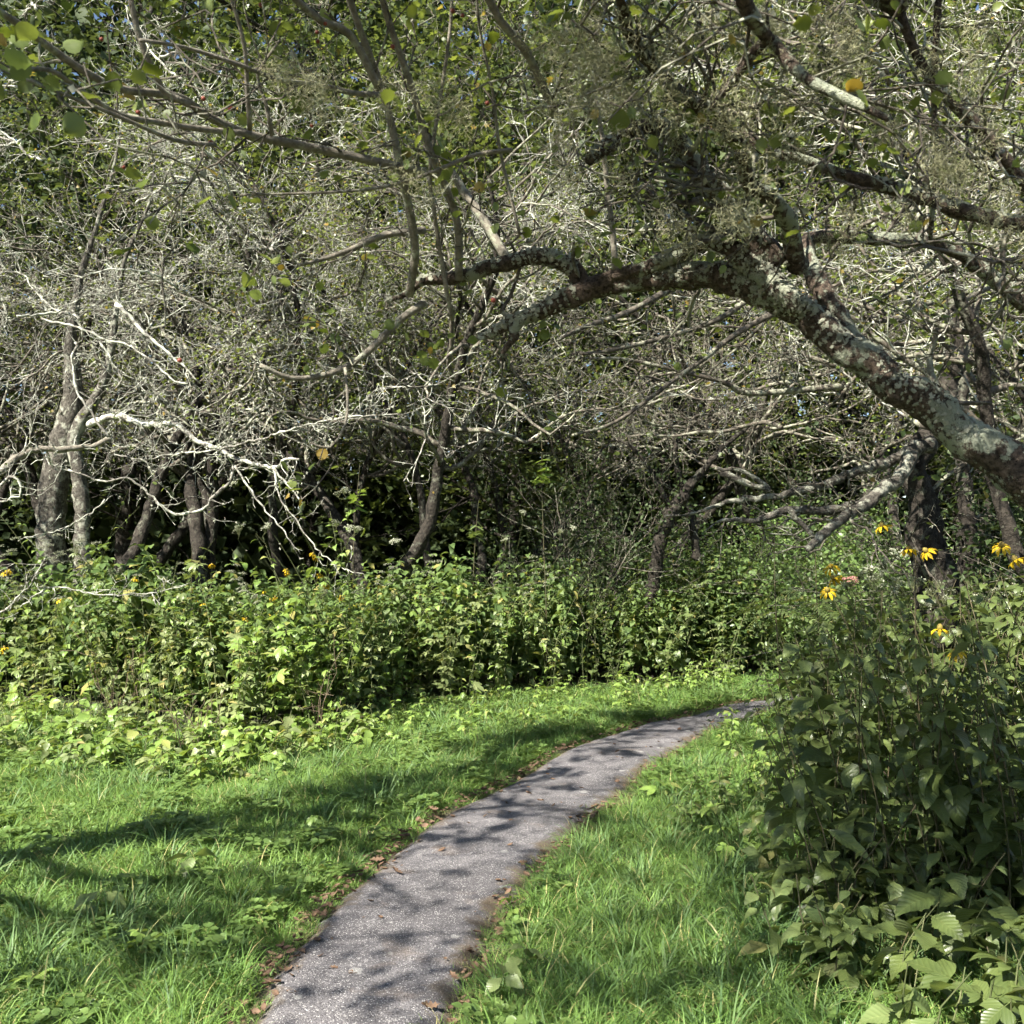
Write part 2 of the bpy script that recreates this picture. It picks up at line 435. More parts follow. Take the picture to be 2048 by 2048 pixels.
def soil_mat():
    m, nt, out = new_mat('soil')
    geo = N(nt, 'NewGeometry')
    a = noise_tex(nt, geo.outputs['Position'], 7, 5, 0.65); b = noise_tex(nt, geo.outputs['Position'], 60, 3, 0.6)
    col = mixrgb(nt, (0.035, 0.045, 0.018), (0.085, 0.07, 0.04), ramp(nt, a, [(0.4, (0, 0, 0)), (0.65, (1, 1, 1))]))
    col = mixrgb(nt, col, (0.16, 0.12, 0.075), mathn(nt, 'MULTIPLY', mathn(nt, 'GREATER_THAN', b, 0.6), 0.6))
    p = N(nt, 'BsdfPrincipled'); nt.links.new(col, p.inputs['Base Color']); p.inputs['Roughness'].default_value = 0.95
    bp = N(nt, 'Bump'); bp.inputs['Distance'].default_value = 0.03; nt.links.new(b, bp.inputs['Height']); nt.links.new(bp.outputs[0], p.inputs['Normal'])
    nt.links.new(p.outputs[0], out.inputs[0]); return m
M['soil'] = soil_mat()

def asphalt_mat():
    m, nt, out = new_mat('asphalt')
    geo = N(nt, 'NewGeometry'); pos = geo.outputs['Position']
    big = noise_tex(nt, pos, 1.7, 4, 0.6); med = noise_tex(nt, pos, 14, 4, 0.6); fine = noise_tex(nt, pos, 130, 2, 0.6)
    col = mixrgb(nt, (0.095, 0.089, 0.092), (0.168, 0.158, 0.161), ramp(nt, big, [(0.35, (0, 0, 0)), (0.65, (1, 1, 1))]))
    col = mixrgb(nt, col, (0.07, 0.066, 0.068), mathn(nt, 'MULTIPLY', ramp(nt, med, [(0.45, (0, 0, 0)), (0.7, (1, 1, 1))]), 0.6))
    vo = N(nt, 'TexVoronoi'); vo.inputs['Scale'].default_value = 150; nt.links.new(pos, vo.inputs['Vector'])
    sp = N(nt, 'SeparateColor'); nt.links.new(vo.outputs['Color'], sp.inputs[0])
    stone = mathn(nt, 'MULTIPLY', mathn(nt, 'LESS_THAN', vo.outputs['Distance'], 0.42), mathn(nt, 'GREATER_THAN', sp.outputs[0], 0.62))
    col = mixrgb(nt, col, mixrgb(nt, (0.24, 0.23, 0.22), (0.6, 0.58, 0.55), sp.outputs[1]), mathn(nt, 'MULTIPLY', stone, 0.75))
    col = mixrgb(nt, col, (0.05, 0.045, 0.048), mathn(nt, 'MULTIPLY', mathn(nt, 'LESS_THAN', sp.outputs[2], 0.3), 0.6))
    # pale round crusts of lichen
    vs = N(nt, 'TexVoronoi'); vs.inputs['Scale'].default_value = 5.5
    wob = N(nt, 'VectorMath', operation='ADD'); nz = N(nt, 'TexNoise'); nz.inputs['Scale'].default_value = 18
    nt.links.new(pos, nz.inputs['Vector'])
    sc = N(nt, 'VectorMath', operation='SCALE'); nt.links.new(nz.outputs['Color'], sc.inputs[0]); sc.inputs['Scale'].default_value = 0.035
    nt.links.new(pos, wob.inputs[0]); nt.links.new(sc.outputs[0], wob.inputs[1]); nt.links.new(wob.outputs[0], vs.inputs['Vector'])
    s2 = N(nt, 'SeparateColor'); nt.links.new(vs.outputs['Color'], s2.inputs[0])
    spot = mathn(nt, 'LESS_THAN', vs.outputs['Distance'], mathn(nt, 'MULTIPLY', s2.outputs[0], 0.2))
    spot = mathn(nt, 'MULTIPLY', spot, mathn(nt, 'GREATER_THAN', s2.outputs[1], 0.45))
    col = mixrgb(nt, col, (0.4, 0.39, 0.36), mathn(nt, 'MULTIPLY', spot, 0.42))
    br = noise_tex(nt, pos, 3.3, 4, 0.6)
    col = mixrgb(nt, col, (0.22, 0.16, 0.11), mathn(nt, 'MULTIPLY', ramp(nt, br, [(0.58, (0, 0, 0)), (0.72, (1, 1, 1))]), 0.35))
    at_ = N(nt, 'Attribute'); at_.attribute_name = 'edge'                  # soil and moss washed over the crumbling edges
    dn = noise_tex(nt, pos, 6.5, 5, 0.7); dk = mathn(nt, 'ADD', at_.outputs['Fac'], mathn(nt, 'MULTIPLY', mathn(nt, 'SUBTRACT', dn, 0.5), 1.1))
    col = mixrgb(nt, col, mixrgb(nt, (0.13, 0.09, 0.06), (0.07, 0.06, 0.035), fine), ramp(nt, dk, [(0.74, (0, 0, 0)), (0.98, (0.9, 0.9, 0.9))]))
    p = N(nt, 'BsdfPrincipled'); nt.links.new(col, p.inputs['Base Color']); p.inputs['Roughness'].default_value = 0.82
    p.inputs['Specular IOR Level'].default_value = 0.3
    bp = N(nt, 'Bump'); bp.inputs['Strength'].default_value = 0.7; bp.inputs['Distance'].default_value = 0.006
    nt.links.new(mathn(nt, 'ADD', fine, mathn(nt, 'MULTIPLY', vo.outputs['Distance'], -0.8)), bp.inputs['Height'])
    nt.links.new(bp.outputs[0], p.inputs['Normal']); nt.links.new(p.outputs[0], out.inputs[0]); return m
M['asphalt'] = asphalt_mat()

# ------------------------------------------------------------------ ground and path
def build_ground():
    xs = np.concatenate([np.linspace(-400, -14, 14), np.linspace(-12, 12, 97), np.linspace(14, 400, 14)])
    ys = np.concatenate([np.linspace(-60, -2, 10), np.linspace(-1, 22, 93), np.linspace(24, 700, 18)])
    V = [(x, y, gh(x, y) - 0.012) for y in ys for x in xs]
    nx = len(xs)
    Q = [(j*nx+i, j*nx+i+1, (j+1)*nx+i+1, (j+1)*nx+i) for j in range(len(ys)-1) for i in range(nx-1)]
    tag(link('ground', mesh_np('ground', V, [np.array(Q)], M['soil'])), kind='structure')
build_ground()

LEFT_EDGE = [(455, 2130), (511, 2040), (588, 1912), (675, 1815), (765, 1727), (846, 1660), (930, 1614), (1083, 1535), (1175, 1491), (1296, 1455), (1372, 1434), (1476, 1411), (1611, 1394)]
RIGHT_EDGE = [(868, 2130), (902, 2040), (955, 1912), (1012, 1800), (1105, 1702), (1197, 1620), (1311, 1538), (1376, 1494), (1440, 1460), (1514, 1434), (1585, 1412), (1710, 1397), (1860, 1388)]
EL = [on_ground(*p) for p in LEFT_EDGE]; ER = [on_ground(*p) for p in RIGHT_EDGE]
EL = [(-1.06, 1.2)] + [(-1.0, 2.4)] + EL + [(5.2, 12.75), (8.5, 13.7), (14, 14.8)]
ER = [(-0.3, 1.2)] + [(-0.27, 2.4)] + ER + [(6.0, 12.3), (8.9, 13.0), (14.2, 14.1)]
PL, _ = spline([(x, y, 0) for x, y in EL], [0]*len(EL), 10); PR, _ = spline([(x, y, 0) for x, y in ER], [0]*len(ER), 10)
def resample(pts, n):
    P = np.array(spline([(x, y, 0) for x, y in pts], [0]*len(pts), 0.05)[0])[:, :2]
    s = np.concatenate([[0], np.cumsum(np.linalg.norm(np.diff(P, axis=0), axis=1))])
    t = np.linspace(0, s[-1], n)
    return np.stack([np.interp(t, s, P[:, 0]), np.interp(t, s, P[:, 1])], 1)
NPATH = 260
RL, RR = resample(EL, NPATH), resample(ER, NPATH)
PC = (RL+RR)/2
def build_path():
    k = 13; V = []
    for i in range(NPATH):
        wl = 0.06*mnoise.noise(Vector((i*0.35, 3.1, 0))) + 0.02*mnoise.noise(Vector((i*1.3, 7.1, 0)))
        wr = 0.06*mnoise.noise(Vector((i*0.35, 13.1, 0))) + 0.02*mnoise.noise(Vector((i*1.3, 17.1, 0)))
        for j in range(k):
            t = j/(k-1); t2 = t + wl*(1-t) + wr*t
            x, y = RL[i]*(1-t2) + RR[i]*t2
            z = gh(x, y) + 0.022 + 0.012*(1-(2*t-1)**2) + 0.004*mnoise.noise(Vector((x*4, y*4, 0)))
            if j in (0, k-1): z -= 0.03
            V.append((x, y, z))
    Q = [(i*k+j, i*k+j+1, (i+1)*k+j+1, (i+1)*k+j) for i in range(NPATH-1) for j in range(k-1)]
    me = mesh_np('path', V, [np.array(Q)], M['asphalt'])
    a = me.attributes.new('edge', 'FLOAT', 'POINT'); a.data.foreach_set('value', np.tile(np.abs(np.linspace(-1, 1, k)), NPATH).astype(np.float32))
    tag(link('path', me), kind='structure')
build_path()

CD = (RR-RL); HW = np.linalg.norm(CD, axis=1)*0.5
def path_dist(x, y):
    """signed distance to the path edge (negative on the path) and the side (-1 left, 1 right)"""
    d2 = (PC[:, 0]-x)**2 + (PC[:, 1]-y)**2
    i = int(np.argmin(d2)); lx, ly = RL[i]; rx, ry = RR[i]
    ux, uy = rx-lx, ry-ly
    j0, j1 = max(0, i-1), min(NPATH-1, i+1)
    tx, ty = PC[j1]-PC[j0]; tl = math.hypot(tx, ty) or 1; tx /= tl; ty /= tl
    nx, ny = ty, -tx                                   # towards the right of the path
    s = (x-PC[i, 0])*nx + (y-PC[i, 1])*ny
    hw = abs(ux*nx+uy*ny)*0.5
    return abs(s)-hw, (1 if s > 0 else -1)

# where the tall thicket on the far side begins (world y for a given x), traced from its foot
FOOT = [(-250, 1405), (0, 1405), (200, 1440), (370, 1475), (540, 1485), (700, 1450), (790, 1412), (900, 1410), (1010, 1395), (1115, 1382), (1220, 1378), (1370, 1370), (1480, 1362), (1580, 1350), (1750, 1340)]
FG = np.array([on_ground(*p) for p in FOOT])
def thicket_y(x): return float(np.interp(x, FG[:, 0], FG[:, 1]))

# ------------------------------------------------------------------ instanced stuff (grass, undergrowth)
def gn_scatter(name, pts, rot, scl, idx, protos, kind='stuff'):
    me = bpy.data.meshes.new(name); me.vertices.add(len(pts))
    me.vertices.foreach_set('co', np.asarray(pts, np.float32).ravel())
    a = me.attributes.new('rot', 'FLOAT_VECTOR', 'POINT'); a.data.foreach_set('vector', np.asarray(rot, np.float32).ravel())
    a = me.attributes.new('scl', 'FLOAT', 'POINT'); a.data.foreach_set('value', np.asarray(scl, np.float32))
    a = me.attributes.new('idx', 'INT', 'POINT'); a.data.foreach_set('value', np.asarray(idx, np.int32))
    o = link(name, me)
    c = bpy.data.collections.new(name+'_tufts')
    for i, pm in enumerate(protos):
        c.objects.link(bpy.data.objects.new('%s_%02d' % (name, i), pm))
    ng = bpy.data.node_groups.new(name, 'GeometryNodeTree')
    ng.interface.new_socket('Geometry', in_out='INPUT', socket_type='NodeSocketGeometry')
    ng.interface.new_socket('Geometry', in_out='OUTPUT', socket_type='NodeSocketGeometry')
    n = ng.nodes; gi = n.new('NodeGroupInput'); go = n.new('NodeGroupOutput')
    ip = n.new('GeometryNodeInstanceOnPoints'); ci = n.new('GeometryNodeCollectionInfo')
    ci.inputs[0].default_value = c; ci.inputs['Separate Children'].default_value = True; ci.inputs['Reset Children'].default_value = True
    def attr(nm, typ):
        k = n.new('GeometryNodeInputNamedAttribute'); k.data_type = typ; k.inputs['Name'].default_value = nm; return k.outputs['Attribute']
    L = ng.links.new
    L(gi.outputs[0], ip.inputs['Points']); L(ci.outputs[0], ip.inputs['Instance'])
    ip.inputs['Pick Instance'].default_value = True
    L(attr('idx', 'INT'), ip.inputs['Instance Index']); L(attr('rot', 'FLOAT_VECTOR'), ip.inputs['Rotation'])
    L(attr('scl', 'FLOAT'), ip.inputs['Scale']); L(ip.outputs[0], go.inputs[0])
    md = o.modifiers.new('scatter', 'NODES'); md.node_group = ng
    return o

def blades(mb, n, spread, l0, l1, w, lean, g, seg=4):
    for _ in range(n):
        a = g.random()*6.283; r = spread*math.sqrt(g.random())
        x, y = r*math.cos(a), r*math.sin(a)
        L = l0+(l1-l0)*g.random(); az = a + g.gauss(0, 0.9); ln = lean*(0.4+1.0*g.random())
        ww = w*(0.7+0.6*g.random()); dx, dy = math.cos(az), math.sin(az); sx, sy = -dy, dx
        tw = g.gauss(0, 0.5); sx, sy = sx*math.cos(tw)+dx*math.sin(tw), sy*math.cos(tw)+dy*math.sin(tw)
        V = []; px = py = 0.0; z = -0.01; th = 0.08+0.25*ln*g.random()
        for i in range(seg+1):
            t = i/seg; hw = ww*(1-t**1.8)*0.5+0.0002
            V += [(x+px*dx+sx*hw, y+px*dy+sy*hw, z), (x+px*dx-sx*hw, y+px*dy-sy*hw, z)]
            th += ln*1.5/seg*(0.6+0.8*t)
            th = min(th, 2.3)
            px += math.sin(th)*L/seg; z += math.cos(th)*L/seg
        mb.add(V, None, [(2*i, 2*i+1, 2*i+3, 2*i+2) for i in range(seg)])

def grass():
    g = random.Random(5); protos = []
    def P(fn, mat):
        mb = MB(); fn(mb); protos.append(mb.mesh('grass_tuft', mat))
    for _ in range(4): P(lambda mb: blades(mb, 60, 0.08, 0.05, 0.11, 0.0036, 1.25, g, 3), M['grass'])
    for _ in range(4): P(lambda mb: blades(mb, 52, 0.085, 0.07, 0.17, 0.004, 1.45, g, 4), M['grass'])
    for _ in range(3): P(lambda mb: blades(mb, 34, 0.06, 0.15, 0.36, 0.0072, 1.5, g, 6), M['grass_long'])
    for _ in range(2): P(lambda mb: blades(mb, 34, 0.06, 0.05, 0.14, 0.0024, 1.3, g, 3), M['grass_straw'])
    def clover(mb):
        for _ in range(16):
            a = g.random()*6.28; r = 0.09*math.sqrt(g.random()); c = np.array([r*math.cos(a), r*math.sin(a), 0.03+0.06*g.random()])
            for k in range(3):
                an = k*2.094+a; D = np.array([[math.cos(an), math.sin(an), 0.1]]); R = frames(D, np.array([[g.gauss(0, .3), g.gauss(0, .3), 1.0]]))
                scatter(mb, ROUND[0], ROUND[1], c[None], R, [0.028+0.018*g.random()])
    for _ in range(2): P(clover, M['foliage_bright'])
    pts = []; rot = []; scl = []; idx = []
    def put(x, y, k, s):
        pts.append((x, y, gh(x, y)-0.012)); rot.append((g.gauss(0, .08), g.gauss(0, .08), g.random()*6.283)); scl.append(s); idx.append(k)
    tries = 0
    while tries < 26000:
        tries += 1
        y = 2.3 + 11.5*g.random()**1.25; x = -5.6+10.6*g.random()
        if x < -0.66*y-1.0 or x > 0.66*y+1.0: continue
        d, s = path_dist(x, y)
        ty = thicket_y(x)
        if y > ty + 0.15 or d < -0.02: continue
        n1 = mnoise.noise(Vector((x*0.9, y*0.9, 4.2))); n2 = mnoise.noise(Vector((x*2.1, y*2.1, 9.2)))
        edge = min(1.0, max(0.0, d/0.35))
        if d < 0.12:
            put(x, y, g.choice((0, 1, 2, 3, 11, 12)), 0.5+0.5*g.random()); continue
        h = n1+0.6*n2 + (0.35 if s > 0 else 0.0)
        r = g.random()
        if r < 0.07+0.2*max(0, h)*edge: put(x, y, 8+g.randrange(3), (0.5+0.6*g.random())*(0.6+0.4*edge))
        elif r < 0.16: put(x, y, 13+g.randrange(2), 0.7+0.6*g.random())
        elif h > 0.0: put(x, y, 4+g.randrange(4), 0.75+0.6*g.random())
        else: put(x, y, g.randrange(8), 0.75+0.5*g.random())
    # arching tufts that stand out in the photograph
    for px, py, s in ((320, 1840, 1.0), (230, 1890, 1.05), (560, 1690, 1.0), (700, 1480, 1.1), (760, 1470, 1.0), (640, 1500, 1.0), (860, 1480, 1.0), (930, 1470, 0.9), (1150, 1690, 0.9),
                      (40, 1490, 1.1), (1340, 1700, 1.0), (1430, 1760, 1.1), (1480, 1680, 1.0), (1390, 1650, 0.9), (1560, 1900, 1.0), (1700, 1960, 1.0), (1640, 2000, 0.9), (1780, 1920, 1.1), (140, 2010, 1.0), (330, 1960, 0.9),
                      (60, 1960, 1.1), (1350, 1850, 0.8), (1290, 1780, 0.8), (1200, 1400, 0.7), (1240, 1395, 0.7), (1380, 1790, 1.0), (1500, 1830, 1.0), (1300, 1980, 0.8)):
        x, y = on_ground(px, py)
        for _ in range(3): put(x+g.gauss(0, .06), y+g.gauss(0, .08), 8+g.randrange(3), s*(0.75+0.3*g.random()))
    o = gn_scatter('grass', pts, rot, scl, idx, protos)
    tag(o, 'short green lawn grass with arching longer tufts beside the asphalt path', 'grass', kind='stuff')
grass()

# ------------------------------------------------------------------ herbs
LEAFM = {}
def leafmesh(key, fn, mat):
    k = (key, mat)
    if k not in LEAFM:
        v, t = fn; LEAFM[k] = mesh_np('leaf', v, [t], M[mat])
    return LEAFM[k]
OVATE = [leaf_shape(1, 0.5, 7, 0.14, d, 0.32, 0.06, 0.12) for d in (0.35, 0.75, 1.1)]
LANCE = [leaf_shape(1, 0.3, 7, 0.16, d, 0.36, 0.05, 0.15) for d in (0.4, 0.85, 1.2)]
HEART = [leaf_shape(1, 0.66, 8, 0.12, d, 0.27, 0.07, 0.1) for d in (0.4, 0.8, 1.1)]
BIGT = [leaf_shape(1, 0.56, 16, 0.12, d, 0.36, 0.09, 0.14) for d in (0.3, 0.6)]
LOB5 = [lobed_shape([(0, 0.85, 0.34, 0.2), (0.75, 0.62, 0.26, 0.16), (-0.75, 0.62, 0.26, 0.16), (1.5, 0.4, 0.2, 0.12), (-1.5, 0.4, 0.2, 0.12)], 5, droop=d, fold=0.15, peak=0.42, serr=0.14) for d in (0.3, 0.7)]
LOB3 = [lobed_shape([(0, 0.75, 0.42, 0.25), (0.95, 0.58, 0.34, 0.2), (-0.95, 0.58, 0.34, 0.2)], 5, droop=d, fold=0.12, peak=0.42, serr=0.1) for d in (0.3, 0.6)]
SHAPES = {'ovate': OVATE, 'lance': LANCE, 'heart': HEART, 'big': BIGT, 'lob5': LOB5, 'lob3': LOB3}

def ray_flower():
    """drooping yellow rays round a domed cone: two meshes"""
    pet = MB(); g = random.Random(3)
    for k in range(9):
        a = k*0.698+g.gauss(0, .1); dr = 0.5+0.7*g.random()
        v, t = leaf_shape(0.04+0.006*g.random(), 0.014, 3, 0.1, dr, 0.55, 0, 0, 0.006)
        ca, sa = math.cos(a), math.sin(a); w = v.copy(); w[:, 0] = v[:, 0]*ca-v[:, 1]*sa; w[:, 1] = v[:, 0]*sa+v[:, 1]*ca
        pet.add(w, t)
    cone = MB(); tube(cone, [(0, 0, -0.006), (0, 0, 0.002), (0, 0, 0.012), (0, 0, 0.018)], [0.006, 0.0105, 0.009, 0.003], 7)
    return pet.mesh('petals', M['yellow']), cone.mesh('cone', M['cone'])
PETALS, CONE = ray_flower()
def umbel():
    g = random.Random(8); mb = MB(); st = MB(); S = []
    for _ in range(34):
        a = g.random()*6.28; r = 0.05*math.sqrt(g.random()); p = (r*math.cos(a), r*math.sin(a), 0.05+0.02*g.random()-r*0.25)
        S.append((0, 0, 0, *p, 0.0009, 0.0007))
        D = nrg.normal(size=(4, 3)); D[:, 2] = np.abs(D[:, 2])
        scatter(mb, KITE[0], KITE[1], np.array([p]*4), frames(D, np.array([[0, 0, 1.0]]*4)), [0.0105]*4)
    sticks(st, S)
    return mb.mesh('florets', M['white']), st.mesh('stalks', M['stem'])
FLORETS, STALKS = umbel()
PINKF = FLORETS.copy(); PINKF.materials.clear(); PINKF.materials.append(M['pink'])

def herb(name, label, cat, group, base, h, g, nst=1, shape='ovate', mat='leaf_thicket', L=0.16, gap=0.11, lean=0.12, low=0.12, flower=None,
         nflow=0, joined=False, stem='stem', spread=0.06, leanto=None, whorl=2, scale_top=0.45, stemr=0.005, maxleaf=40):
    """upright leafy herb: stems, leaves in pairs, flower heads"""
    root = empty(name, base) if not joined else None
    smb = MB(); fol = MB(); fl = []
    count = 0
    for s in range(nst):
        a0 = g.random()*6.28; sx, sy = spread*math.cos(a0), spread*math.sin(a0)
        H = h*(0.8+0.3*g.random()) if s else h
        la = g.random()*6.28; lx, ly = math.cos(la)*lean*H, math.sin(la)*lean*H
        if leanto: lx += leanto[0]*H; ly += leanto[1]*H
        n = max(3, int(H/0.22)); pts = []
        for i in range(n+1):
            t = i/n; pts.append((sx+lx*t*t+0.012*math.sin(t*7+s), sy+ly*t*t+0.012*math.cos(t*6+s*2), H*t*(1-0.12*abs(lean)*t)-0.02*(i == 0)))
        rad = [stemr*(1-0.6*i/n) for i in range(n+1)]
        tube(smb, pts, rad, 4, cap=False)
        z = low*H; k = 0; az = g.random()*6.28
        while z < H*0.985:
            t = z/H; f = t*n; i = min(n-1, int(f)); q = [pts[i][c]+(pts[i+1][c]-pts[i][c])*(f-i) for c in range(3)]
            sz = L*(1-(1-scale_top)*t**1.5)*(0.75+0.5*g.random())*(0.75+0.25*min(1, t/0.15))
            for w in range(whorl):
                if g.random() < 0.1: continue
                a = az+w*6.283/whorl+g.gauss(0, .3); up = 0.4-1.05*g.random()
                D = np.array([[math.cos(a), math.sin(a), up]]); U = np.array([[g.gauss(0, .35), g.gauss(0, .35), 1.0]])
                R = frames(D, U)[0]; sh = SHAPES[shape]; vi = g.randrange(len(sh))
                if joined:
                    scatter(fol, sh[vi][0], sh[vi][1], np.array([q]), R[None], [sz])
                elif count < maxleaf:
                    o = link('leaf', leafmesh((shape, vi), sh[vi], mat), root)
                    m4 = Matrix.Identity(4)
                    for r_ in range(3):
                        for c_ in range(3): m4[r_][c_] = float(R[r_][c_])*sz
                        m4[r_][3] = float(q[r_])
                    o.matrix_local = m4; count += 1
            az += 1.57+g.gauss(0, .2); z += gap*(0.7+0.6*g.random())*(1-0.35*t)
        fl.append(pts[-1])
    if joined:
        return smb.mesh('stem', M[stem]), fol.mesh('foliage', M[mat]), fl
    link('stem', smb.mesh('stem', M[stem]), root)
    if flower:
        for k in range(nflow):
            p = fl[k % len(fl)]; q = (p[0]+g.gauss(0, .05), p[1]+g.gauss(0, .05), p[2]+0.02+0.1*g.random())
            add_flower(root, p, q, flower, g)
    tag(root, label, cat, group)
    return root

def add_flower(root, p, q, kind, g, s=1.0):
    mb = MB(); tube(mb, [p, ((p[0]+q[0])/2, (p[1]+q[1])/2, p[2]+(q[2]-p[2])*0.6), q], [0.0022, 0.0018, 0.0015], 4)
    link('flower_stalk', mb.mesh('flower_stalk', M['stem']), root)
    if kind == 'yellow':
        o = link('petals', PETALS, root); c = link('cone', CONE, o)
    elif kind == 'white':
        o = link('florets', FLORETS, root); c = link('stalks', STALKS, o)
    else:
        o = link('florets', PINKF, root); c = link('stalks', STALKS, o)
    o.location = q; o.rotation_euler = (g.gauss(0, .45), g.gauss(0, .45), g.random()*6.28); o.scale = (s,)*3
    return o

def ground_at(px, d):
    x = (px-1024)/F*d; y = d
    return (x, y, gh(x, y)-0.012)

TOPPX = [(-300, 1085), (0, 1075), (125, 1100), (190, 1078), (290, 1087), (350, 1180), (410, 1150), (540, 1160), (600, 1118), (635, 1100), (683, 1130), (725, 1190), (830, 1155), (907, 1112), (1036, 1105), (1088, 1115), (1218, 1160), (1321, 1195), (1425, 1150), (1528, 1152), (1605, 1160), (1800, 1150)]
TOP = ([p[0] for p in TOPPX], [CAMH-(p[1]-1120)/F*(thicket_y((p[0]-1024)/F*11)+0.4) for p in TOPPX])
def thicket():
    g = random.Random(21)
    # ---- front rows, every leaf its own object
    zones = [(-300, 330, 'near the bare branches', 'ovate', 1.2),
             (330, 760, 'behind the ground cover', 'lob3', 1.25),
             (760, 1120, 'above the path verge', 'heart', 1.22),
             (1120, 1500, 'in shade beyond the path bend', 'heart', 1.15),
             (1500, 1800, 'where the path disappears', 'ovate', 1.15)]
    n = 0
    for zi, (x0, x1, where, shp, hh) in enumerate(zones):
        px = x0
        while px < x1:
            for row in range(2):
                X0, Y0 = on_ground(min(max(px, -250), 1740), float(np.interp(px, [p[0] for p in FOOT], [p[1] for p in FOOT])))
                X = X0+g.gauss(0, .06); Y = thicket_y(X)+0.1+row*0.36+0.12*g.random()
                h = float(np.interp(px, *TOP))*(0.78 if row == 0 else 1.06)*(0.86+0.28*g.random())
                cl = mnoise.noise(Vector((px*0.0085+zi*3, row*0.7, 5.5))); c2 = mnoise.noise(Vector((px*0.013, row*0.9+4, 1.5)))
                kind = ('lance', 'lob5', 'lob3', 'ovate', 'heart', 'lob5')[min(5, max(0, int((cl*1.6+0.5)*6)))] if g.random() < 0.8 else g.choice(('ovate', 'lance', 'lob5', 'heart'))
                h *= (1+0.35*c2)*(1.22 if g.random() < 0.1 else 1.0)
                if g.random() < 0.08+0.2*max(0, -c2): continue
                lsz = 0.9+0.5*cl+0.35*(g.random()-0.5)
                tall = 'low' if h < 0.85 else ('waist-high' if h < 1.15 else 'tall')
                form = {'ovate': 'broad-leaved', 'lance': 'narrow-leaved', 'lob5': 'deeply lobed', 'lob3': 'three-lobed', 'heart': 'heart-leaved'}[kind]
                fl = 'white' if (g.random() < 0.3 and row) else None
                lab = '%s %s herb%s in the %s row, %s' % (tall, form, ' with white flowers' if fl else '', 'front' if row == 0 else 'second', where if px >= 0 else 'at the left frame edge')
                bright = zi in (0, 4) or (zi == 1 and g.random() < 0.5)
                herb('leafy_herb', lab, 'plant', 'herbs of the far thicket, zone by zone', (X, Y, gh(X, Y)-0.012), h, g, 2 + (g.random() < 0.5), kind,
                     'leaf_bright' if c2 > 0.25 and zi < 3 else ('leaf_olive' if cl+0.3*(g.random()-0.5) > (-0.12, -0.08, 0.08, 0.3, 0.0)[zi] else ('leaf_thicket' if c2 > -0.15 else 'leaf_dark')), (0.165 if kind != 'lance' else 0.2)*lsz, 0.14, 0.42, 0.06, flower=fl, nflow=4 if fl else 0, maxleaf=42, spread=0.15)
                n += 1
            px += 34
    # ---- rows behind: countless stems that read as one mass
    protos = []
    for i in range(10):
        shp = ('ovate', 'heart', 'lob3', 'lance', 'ovate')[i % 5]
        s, f, _ = herb('p', '', '', '', (0, 0, 0), 1.3, g, 3, shp, 'foliage_thicket', 0.2, 0.1, 0.16, 0.24, joined=True, spread=0.16)
        protos.append(f)
    for i in range(3):
        s, f, fl = herb('p', '', '', '', (0, 0, 0), 1.35, g, 3, 'ovate', 'foliage_thicket', 0.15, 0.1, 0.16, 0.2, joined=True, spread=0.16)
        mb = MB()
        fv = np.empty(len(FLORETS.vertices)*3, np.float32); FLORETS.vertices.foreach_get('co', fv); fv = fv.reshape(-1, 3)
        ft = np.array([list(p.vertices) for p in FLORETS.polygons])
        for p in fl:
            for _ in range(4): mb.add(fv*1.0+np.array(p)+nrg.normal(size=3)*0.07, ft)
        protos.append(mb.mesh('umbels', M['white']))
    pts = []; rot = []; scl = []; idx = []
    for _ in range(1150):
        x = -9.5+17*g.random(); y = thicket_y(x)+0.75+5.2*g.random()**1.5
        d, s = path_dist(x, y)
        if d < 0.5: continue
        pts.append((x, y, gh(x, y)-0.012)); rot.append((g.gauss(0, .08), g.gauss(0, .08), g.random()*6.28))
        back = y-thicket_y(x)
        scl.append((0.9+0.36*g.random())*(1.0 if back < 2.5 else 0.85)*(1+0.38*mnoise.noise(Vector((x*0.8, y*0.8, 2.2))))); idx.append(g.randrange(10) if g.random() < 0.93 or back > 3.5 else 10+g.randrange(3))
    tag(gn_scatter('undergrowth', pts, rot, scl, idx, protos), 'dense leafy undergrowth of green herbs and white flower clusters under the trees', 'undergrowth', kind='stuff')
thicket()

